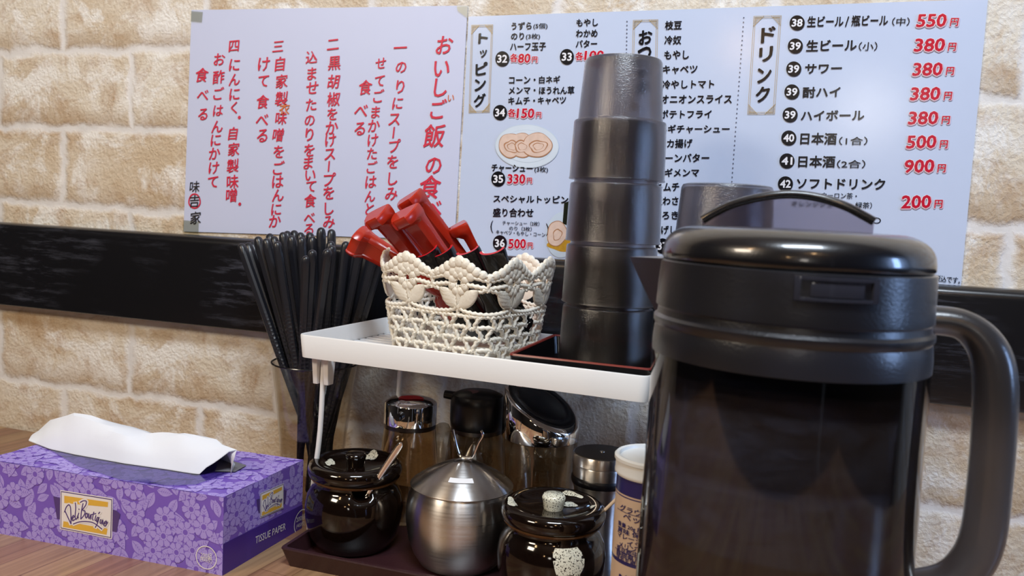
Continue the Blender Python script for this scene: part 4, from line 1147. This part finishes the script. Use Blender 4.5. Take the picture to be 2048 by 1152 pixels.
# ------------------------------------------------------------------ water jug
JC = Vector((.0085, .443, 0))
jug = thing('water_jug', 'large dark smoky plastic water jug with handle at the front right', 'jug', tuple(JC))
M().lathe([(0, .001), (.060, .001), (.066, .004), (.0684, .012), (.0684, .117), (.0681, .158), (.0675, .198), (.0676, .2340)], 96).build('lower_body', SMOKEB, jug)
M().lathe([(0, .2335), (.0676, .2335), (.0677, .2394), (.0672, .2455), (.0668, .2472), (.0678, .2490), (.0678, .2515), (.0662, .2530), (.0658, .2560), (.0670, .2572), (.0670, .2600), (.0668, .2627), (.0664, .2800), (.0655, .2806), (.0, .2806)], 96).build('upper_band', FROST, jug)
lp = [(0, .2806), (.0640, .2806), (.0648, .2812), (.0655, .2822), (.0654, .2850)]
for k in range(1, 9):
    a = pi/2*k/8; lp.append((.0480+.0172*cos(a), .2860+.0125*sin(a)))
lp += [(.030, .2990), (0, .2992)]
jl = M().lathe(lp, 96).build('lid', JLID, jug)
# arched thumb grip on the lid
ga = []
gpx = [(1405, 440), (1425, 428), (1460, 411), (1500, 399), (1545, 391), (1590, 389), (1640, 396), (1690, 412), (1725, 430), (1748, 443)]
gl = [atY(*p, .443)-JC for p in gpx]
gl = [Vector((p.x, 0, p.z)) for p in gl]
gl = smoothcurve(gl, 5)
m = M(); m.tube(gl, .0022, 10); m.build('grip_rim', JLID, jl)
m = M(); n = len(gl)
V = [Vector((p.x, sy*.0018, p.z)) for sy in (-1, 1) for p in gl]+[Vector((p.x, sy*.0018, .2975)) for sy in (-1, 1) for p in gl]
Fc = []
for i in range(n-1): Fc += [(i, i+1, 2*n+i+1, 2*n+i), (n+i, 3*n+i, 3*n+i+1, n+i+1), (i, n+i, n+i+1, i+1), (2*n+i, 2*n+i+1, 3*n+i+1, 3*n+i)]
m.add(V, Fc); m.build('grip_web', smoky('lid_grip_plastic', (.66, .62, .66), .35, .2, 1.02), jl)
# spout
sp = M()
A = [(-.0655, -.022, .2800), (-.0655, .022, .2800), (-.0655, .012, .2470), (-.0655, -.012, .2470)]
tp = Vector((-.0835, 0, .2795))
sp.add([(-.058, -.024, .2810), (-.058, .024, .2810), tp, (-.064, -.004, .2460), (-.064, .004, .2460), (-.0815, 0, .2755), (-.056, 0, .2600)], [(0, 1, 2), (0, 2, 5, 3), (1, 4, 5, 2), (3, 5, 4), (0, 3, 6), (1, 6, 4), (3, 4, 6), (0, 6, 1)])
sp.build('spout', FROST, jug, smooth=False)
# lid window and rib
m = M(); th = atan2(-1, .10)
def onband(a, z, r=.0672): return Vector((r*cos(a), r*sin(a), z))
def bandbox(m, a0, a1, z0, z1, r0, r1, mt=0, n=8):
    rg = []
    for k in range(n+1):
        a = a0+(a1-a0)*k/n; rg.append([onband(a, z0, r0), onband(a, z0, r1), onband(a, z1, r1), onband(a, z1, r0)])
    m.loft(rg, mt)
a_w = atan2(-.99, .08)
bandbox(m, a_w-.06, a_w+.44, .2685, .2700, .0660, .0682); bandbox(m, a_w-.06, a_w+.44, .2775, .2790, .0660, .0682); bandbox(m, a_w-.08, a_w-.04, .2685, .2790, .0660, .0682); bandbox(m, a_w+.42, a_w+.46, .2685, .2790, .0660, .0682)
bandbox(m, a_w+.02, a_w+.36, .2705, .2765, .0664, .0676)
m.build('lid_latch', mat('grey_latch_plastic', (46, 47, 56), .10, spec=.8), jug, bevel=.0004)
# handle
hp = [((1825, 640), .0085), ((1880, 641), .0083), ((1925, 650), .0086), ((1960, 676), .0098), ((1982, 715), .0110), ((1990, 770), .0116), ((1988, 860), .0116), ((1979, 970), .0116), ((1966, 1070), .0118), ((1940, 1128), .0118), ((1890, 1165), .0110), ((1800, 1180), .0105)]
P = smoothcurve([atY(*p, .443)-JC for p, r in hp], 6); rr = smoothcurve([(r, 0, 0) for p, r in hp], 6)
m = M(); m.tube(P, [q.x for q in rr], 18, flat=.85, up=(0, -1, 0)); m.build('handle', FROSTH, jug, angle=70)

# ------------------------------------------------------------------ condiments on the maroon tray
TZ = .004
tray('condiment_tray', 'maroon plastic tray on the table under the jars and bottles', (-.3700, .5705, 0), .290, .182, .0168, MAROON, MAROON, slope=.005, lip=.0035, base=TZ-.0002)
jar_prof = [(0, 0), (.0300, 0), (.0330, .002), (.0385, .012), (.0418, .026), (.0422, .036), (.0405, .046), (.0365, .0535), (.0340, .0560), (.0345, .0590), (.0352, .0605)]
jar_in = [(.0320, .0605), (.0312, .0560), (.0340, .0500), (.0385, .036), (.0350, .012), (.0, .008)]
def jar_r(z):
    for (r0, z0), (r1, z1) in zip(jar_prof, jar_prof[1:]):
        if z0 <= z <= z1 and z1 > z0: return r0+(r1-r0)*(z-z0)/(z1-z0)
    return .034
lid_prof = [(0, .0600), (.0300, .0600), (.0370, .0612), (.0398, .0640), (.0408, .0685), (.0395, .0728), (.0360, .0752), (.0325, .0752), (.0290, .0735), (.0240, .0712), (.0150, .0700), (.0085, .0700), (.0078, .0715), (.0085, .0765), (.0092, .0790), (.0080, .0815), (0, .0822)]
def lid_z(r):
    pts = [(x, z) for x, z in lid_prof[5:]]
    for (r0, z0), (r1, z1) in zip(pts, pts[1:]):
        if min(r0, r1) <= r <= max(r0, r1) and abs(r1-r0) > 1e-6: return z0+(z1-z0)*(r-r0)/(r1-r0)
    return .07
def jar(loc, label, notch, scale=1., drip=None, patches=(), knobm=GLAZE):
    o = thing('ceramic_jar', label, 'jar', loc); o.scale = (scale,)*3
    def fn(p, a, i):
        if p.z > .05:
            dd = (a-notch+pi) % (2*pi)-pi; f = max(0, 1-(dd/.26)**2)
            if abs(dd) < .26: p.z -= (p.z-.0505)*.9*f**.5
        return p
    M().lathe(jar_prof+jar_in, 96, fn=fn).build('body', GLAZE, o, angle=60)
    ld = M().lathe(lid_prof[:12], 72).build('lid', GLAZE, o, angle=60)
    M().lathe([(.0070, .0690)]+lid_prof[12:], 32).build('knob', knobm, ld, angle=60)
    M().lathe([(.0335, .0585), (.0372, .0598), (.0385, .0618), (.0370, .0622), (.0330, .0610)], 72, fn=None).build('lid_edge', GLAZEL, ld, angle=60)
    if patches:
        for (a, r, ra, rr_) in patches:
            m = M(); n = 22; c = Vector((r*cos(a), r*sin(a), lid_z(r)+.0005)); pts = []
            for k in range(n):
                t = 2*pi*k/n; q = 1+.18*sin(3*t+a*5)+.1*sin(5*t)
                x = r+rr_*q*cos(t); aa = a+ra*q*sin(t)/max(r, .01)
                pts.append(Vector((x*cos(aa), x*sin(aa), lid_z(max(.0095, x))+.0005)))
            m.add([c]+pts, [(0, k+1, (k+1) % n+1) for k in range(n)])
            m.build('glaze_splash', SPECK, ld)
    if drip:
        m = M()
        for poly in drip:        # rows of (z, angle from, angle to)
            V = []; Fc = []; nn = len(poly)
            for (zz_, a0, a1) in poly:
                for j in range(7):
                    a = a0+(a1-a0)*j/6; e = .0006*sin(pi*j/6)+.00015; r = jar_r(zz_)+e; V.append((r*cos(a), r*sin(a), zz_))
            for i in range(nn-1):
                for j in range(6): q = i*7+j; Fc.append((q, q+1, q+8, q+7))
            m.add(V, Fc)
        m.build('glaze_drip', SPECK, o)
    return o
def toward(x, y, ox): return atan2(-y, -x)+ox
J1 = Vector((-.3345, .6300, TZ)); J2 = Vector((-.1490, .6035, TZ))
v1 = atan2(-J1.y, -J1.x); v2 = atan2(-J2.y, -J2.x)        # azimuth facing the camera
jar(J1, 'dark brown glazed jar with spoon nearest the white rack leg', v1+.18, 1., patches=((v1+2.55, .0240, .006, .007), (v1-1.75, .0225, .008, .004)))
drip = [[(.0535, v2+.08, v2+.55), (.050, v2+.04, v2+.62), (.045, v2+.05, v2+.66), (.040, v2+.08, v2+.64), (.0375, v2+.10, v2+.60), (.0355, v2+.12, v2+.56)],
        [(.0358, v2+.12, v2+.31), (.030, v2+.13, v2+.31), (.024, v2+.14, v2+.30), (.016, v2+.14, v2+.30), (.008, v2+.16, v2+.30), (.003, v2+.18, v2+.28)],
        [(.0358, v2+.38, v2+.56), (.031, v2+.40, v2+.54), (.027, v2+.38, v2+.54), (.0235, v2+.37, v2+.57), (.020, v2+.38, v2+.57), (.0178, v2+.43, v2+.53)]]
jar(J2, 'dark brown jar with speckled white drips between steel pot and pepper can', v2+2.2, 1.0, drip=drip, patches=((v2+2.2, .0160, .005, .005), (v2+2.6, .0290, .010, .0022), (v2-1.35, .0330, .010, .0035), (v2+1.5, .0300, .003, .002)), knobm=SPECK)
def spoon(name, T, B, wT, wB, th, mt, label, bowl=True):
    o = thing(name, label, 'spoon', tuple(B)); d = T-B; L = d.length; z = d.normalized()
    side = z.cross((CAM-T)).normalized(); nr = side.cross(z).normalized()
    m = M(); rg = []
    for t, k in ((0, .7), (.04, .95), (.5, 1), (.85, 1), (.95, .95), (.985, .75), (1, .4)):
        w_ = (wB+(wT-wB)*t)*k/2; c = d*t
        rg.append([c+side*w_*cos(a)+nr*th*sin(a)*(1+.3*abs(cos(a))) for a in [2*pi*i/12 for i in range(12)]])
    m.loft(rg); m.build('handle', mt, o, angle=60)
    if bowl:
        m = M(); m.ball(-z*.012, (side*.010, nr*.004, z*.014), nu=16, nv=10); m.build('bowl', mt, o)
    return o
spoon('condiment_spoon', atY(803, 886, .607), J1+Vector((.008, -.020, .030)), .0056, .0040, .0009, WIRE, 'steel spoon leaning out of the left brown jar under its lid')
spoon('condiment_spoon', atY(1243, 988, .618), J2+Vector((.030, .002, .0625)), .0026, .0026, .0010, mat('bamboo_spoon', (190, 160, 128), .4), 'thin pale spoon handle jutting right from the drip glazed jar', bowl=False)
# steel pot
PC = Vector((-.2365, .634, TZ))
pot = thing('steel_pot', 'brushed stainless steel sugar pot with domed lid between two brown jars', 'pot', tuple(PC))
M().lathe([(0, 0), (.0300, 0), (.0330, .001), (.0390, .010), (.0435, .022), (.0458, .036), (.0460, .048), (.0445, .058), (.0425, .064), (.0415, .0665), (.0400, .0665), (.0430, .050), (.0380, .012), (0, .004)], 96).build('body', STEEL, pot, angle=60)
pl = M().lathe([(.0410, .0668), (.0432, .0670), (.0434, .0676), (.0420, .0690), (.0330, .0755), (.0220, .0815), (.0130, .0855), (.0080, .0868), (.0070, .0860), (.0060, .0865), (0, .0866)], 96).build('lid', STEELB, pot, angle=35)
m = M(); vp = atan2(-PC.y, -PC.x); rr_ = [(.0262, .0797), (.0285, .0784), (.0305, .0771)]
n = 12; V = []; Fc = []
for (r, z) in rr_:
    for k in range(n+1): a = vp-.02-.36+.70*k/n; V.append((r*cos(a), r*sin(a), z+.0007))
for i in range(2):
    for k in range(n): a = i*(n+1)+k; Fc.append((a, a+1, a+n+2, a+n+1))
m.add(V, Fc); m.build('sticker', mat('white_sticker', (235, 236, 240), .5), pl)
hp = [atY(x/4.655+740, y/4.655+760, .634)-PC for x, y in ((772, 462), (785, 530), (812, 640), (838, 705), (880, 722), (930, 722), (962, 705), (1010, 590), (1045, 530), (1050, 500), (1035, 470))]
m = M(); m.tube(smoothcurve(hp, 5), .0011, 8); m.build('wire_handle', WIRE, pl)
# clear handle standing between pot and bottles
q4 = lambda x, y, yy: atY(x/4.655+740, y/4.655+760, yy)
spoon('serving_pick', q4(672, 400, .672), q4(730, 720, .676)+Vector((.004, 0, -.064)), .0150, .0115, .0020, clear('grey_clear_plastic', (.66, .64, .60), .08), 'grey see-through flat handle standing between steel pot and black capped bottle', bowl=False)
# dispensers
def bottle(name, loc, label, cap, capm, body, sealr):
    o = thing(name, label, 'bottle', loc)
    inner = [(max(0, r-.0016), z+(.003 if z < .004 else 0)) for r, z in body]
    M().lathe([(0, 0)]+body+inner[::-1]+[(0, inner[0][1])], 64).build('glass_body', GLASS, o, angle=50)
    M().lathe([(.0, body[-1][1]-.001), (sealr, body[-1][1]-.001), (sealr, body[-1][1]+.003), (0, body[-1][1]+.003)], 64).build('seal', DKPL, o)
    M().lathe([(r, z) for r, z in cap], 72).build('cap', capm, o, angle=40)
    return o
B1 = Vector((-.3205, .710, TZ))
b1 = bottle('soy_bottle', B1, 'glass soy sauce bottle with shiny chrome cap, left of the black capped one', [(.0, .0915), (.0246, .0915), (.0252, .0921), (.0250, .1105), (.0243, .1122), (.0200, .1148), (.0110, .1168), (0, .1172)], CHROME, [(.0270, 0), (.0290, .002), (.0288, .030), (.0278, .048), (.0258, .076), (.0246, .0885)], .0246)
vb = atan2(-B1.y, -B1.x)
e = Vector((cos(vb-.35), sin(vb-.35), 0))
m = M(); m.tube([e*.0235+Vector((0, 0, .1040)), e*.031+Vector((0, 0, .1035))], [.0040, .0036], 16); m.tube([e*.031+Vector((0, 0, .1035)), e*.0345+Vector((0, 0, .1032))], [.0026, .0024], 14); m.build('spout', SOYB, b1)
m = M()
nrm = lambda x, y: Vector((x, y, .1172-(x*x+y*y)*4.2+.0006))
up_ = Vector((cos(vb), sin(vb), 0)); rt_ = Vector((-sin(vb), cos(vb), 0))*1
pts = []
for k in range(26):
    a = 2*pi*k/26; x, y = .0120*cos(a)*(1+.06*sin(5*a)), .0070*sin(a)*(1+.1*sin(4*a))
    P_ = rt_*x+up_*(y+.006); pts.append(nrm(P_.x, P_.y))
m.add(pts, [tuple(range(26))]); m.build('red_label', mat('red_cap_label', (200, 30, 44), .3), b1)
B2 = Vector((-.2535, .712, TZ))
b2 = bottle('soy_bottle', B2, 'glass sauce bottle with black spouted cap, middle of the back row', [(0, .0955), (.0238, .0955), (.0246, .0965), (.0254, .1030), (.0255, .1180), (.0250, .1225), (.0232, .1262), (.0180, .1285), (0, .1292)], SOYB, [(.0280, 0), (.0300, .002), (.0298, .030), (.0286, .060), (.0256, .086), (.0244, .0925)], .0240)
e = Vector((-.995, -.10, 0))
m = M(); m.tube([e*.021+Vector((0, 0, .1225)), e*.0325+Vector((0, 0, .1235))], [.0044, .0038], 16); m.build('spout', SOYB, b2)
m = M(); pts = []
for k in range(24):
    a = 2*pi*k/24; pts.append(Vector((-.008+.0095*cos(a), -.004+.0075*sin(a), .1297-.0010*(1+cos(a+2.6)))))
m.add(pts, [tuple(range(24))]); m.build('cap_label', mat('grey_red_cap_label', (150, 110, 118), .3), b2)
BG = Vector((-.1885, .700, TZ))
bg = thing('dispenser', 'large glass dispenser with slanted chrome hood under the rack', 'dispenser', tuple(BG))
M().lathe([(0, 0), (.031, 0), (.0325, .002), (.0315, .064), (.0335, .084), (.0338, .0970), (.0322, .0970), (.0318, .084), (.0298, .060), (.0305, .005), (0, .004)], 64, fn=None).build('glass_body', GLASS, bg, angle=40)
vg = atan2(-BG.y, -BG.x)
def slant(p, a, i):
    if p.z > .12:
        c_ = cos(a-(vg-2.2)); p.z += (c_-.2)*.55*(sqrt(p.x**2+p.y**2))
    return p
hd_ = M().lathe([(0, .0975), (.0342, .0975), (.0348, .0983), (.0344, .1290), (.0335, .1310), (.0300, .1318)], 96, fn=slant).build('hood', CHROME, bg, angle=40)
def slant2(p, a, i): c_ = cos(a-(vg-2.2)); p.z += (c_-.2)*.55*sqrt(p.x**2+p.y**2); return p
M().lathe([(.0305, .1305), (.0305, .1325), (.0290, .1330), (.0278, .1322), (.0225, .1322), (.0215, .1330), (.0200, .1322), (0, .1322)], 96, fn=lambda p, a, i: p+Vector((0, 0, (p.x*cos(vg-2.2)+p.y*sin(vg-2.2))*.55-.0335*.11))).build('flap', SOYB, hd_, angle=40)
# steel shaker
SC = Vector((-.1255, .668, TZ))
sh = thing('pepper_shaker', 'steel pepper shaker with dark perforated top behind the drip glazed jar', 'shaker', tuple(SC))
M().lathe([(0, 0), (.0232, 0), (.0240, .001), (.0236, .010), (.0205, .030), (.0205, .050), (.0222, .070), (.0240, .0755), (.0, .0755)], 64).build('body', STEEL, sh, angle=40)
M().lathe([(0, .0750), (.0242, .0750), (.0248, .0770), (.0248, .0800), (.0240, .0815), (0, .0815)], 64).build('gasket', SOYB, sh, angle=40)
tpz = M().lathe([(0, .0812), (.0238, .0812), (.0240, .0900), (.0236, .0910), (.0246, .0918), (.0248, .0990), (.0240, .1002), (.0, .1002)], 64).build('cap', STEEL, sh, angle=40)
m = M().lathe([(0, .1000), (.0232, .1000), (.0230, .1008), (0, .1010)], 64)
m.build('perforated_disc', mat('dark_disc', (44, 40, 38), .35, var=.5, vscale=500), tpz, angle=40)
M().lathe([(0, .1006), (.0022, .1006), (.0020, .1016), (0, .1018)], 16).build('rivet', STEEL, tpz)
# pepper can
KC = Vector((-.0640, .5200, 0))
can = thing('pepper_can', 'navy and beige pepper can with milky plastic lid beside the jug', 'can', tuple(KC))
CR = .0232
M().lathe([(0, 0), (CR-.001, 0), (CR, .001), (CR, .0020), (CR, .0838), (CR, .0862), (CR, .1262), (CR, .1270), (CR, .1280), (CR, .1395), (CR-.001, .1400), (0, .1400)], 72, mats=[0, 0, 0, 1, 0, 1, 0, 1, 0, 0, 0]).build('body', [NAVY, BEIGE, NAVY], can, angle=40)
M().lathe([(0, .1385), (.0238, .1385), (.0245, .1395), (.0245, .1410), (.0243, .1415), (.0243, .1475), (.0252, .1480), (.0252, .1500), (.0240, .1512), (.0222, .1508), (.0215, .1490), (0, .1488)], 72).build('lid', LIDPL, can, angle=40)
CT = M(); va = atan2(-KC.y, -KC.x)
def canmap(a0, a1, z, h): return lambda u, v: Vector(((CR+.0003)*cos(a0+(a1-a0)*u), (CR+.0003)*sin(a0+(a1-a0)*u), z+h*(v-.5)))
for s, a0, a1, z, h in (('グラウンド', -.95, .25, .1195, .0042), ('ペッパー', -.80, .35, .1148, .0044), ('重量 20g 記載', -1.0, .0, .1086, .0036), ('賞味 保存', -1.0, .0, .1052, .0036), ('マレーシア', -1.0, .05, .1018, .0034), ('インド', -.6, .0, .0987, .0034), ('メリンジャパン', -.9, .5, .0958, .0038), ('東京都中央区新川', -1.0, .5, .0930, .0036), ('静岡県市大月町', -1.0, .5, .0898, .0036), ('湿気を避け保管して', -1.0, .55, .0874, .0026)):
    put_text(s, CT, 0, canmap(va+a0, va+a1, z, h), off=.02)
for z in (.1170, .0913):
    for k in range(16):
        a, b = va-1.1+k*.1, va-1.1+(k+1)*.1
        CT.add([((CR+.0002)*cos(t), (CR+.0002)*sin(t), q) for t, q in ((a, z), (b, z), (b, z+.0004), (a, z+.0004))], [(0, 1, 2, 3)])
for cx_, cz_, ln, an in ((-.55, .072, .012, 1.6), (-.45, .074, .011, 1.1), (-.68, .073, .010, 2.2), (-.1, .076, .008, .5), (0, .080, .007, .9)):
    V = []
    for k in range(12):
        t = 2*pi*k/12; x = ln/2*cos(t); y = ln*.2*sin(t); xx = x*cos(an)-y*sin(an); zz_ = x*sin(an)+y*cos(an); a = va+cx_+xx/CR
        V.append(((CR+.0003)*cos(a), (CR+.0003)*sin(a), cz_+zz_))
    CT.add(V, [tuple(range(12))])

# ------------------------------------------------------------------ turn all lettering into meshes
text_mesh_all()
rehome(HW.build('red_handwriting', [INKR, INKO], sign, smooth=False, weld=0), sign)
rehome(HK.build('signature', [INKK], sign, smooth=False, weld=0), sign)
rehome(PK.build('black_print', [PRK, PRD], menu, smooth=False, weld=0), menu)
rehome(PR_.build('price_print', [PRR, PRP, PRW], menu, smooth=False, weld=0), menu)
for b in badges: rehome(b.build('number_badge', [PRK, PRW], menu, smooth=False, weld=0), menu)
for b in frames: rehome(b.build('title_frame', [PRG, PRK], menu, smooth=False, weld=0), menu)
for b in (F1, F2): rehome(b.build('food_picture', [PLATE, PLATE2, MEATL, MEATD, CORN, NORI], menu, smooth=False, weld=0), menu)
rehome(BT.build('carton_lettering', [LWHITE], box, smooth=False, weld=0), box)
for b in (BT1, BT2): rehome(b.build('count_mark', [LWHITE], box, smooth=False, weld=0), box)
CT.build('label_print', [NAVY], can, smooth=False, weld=0)
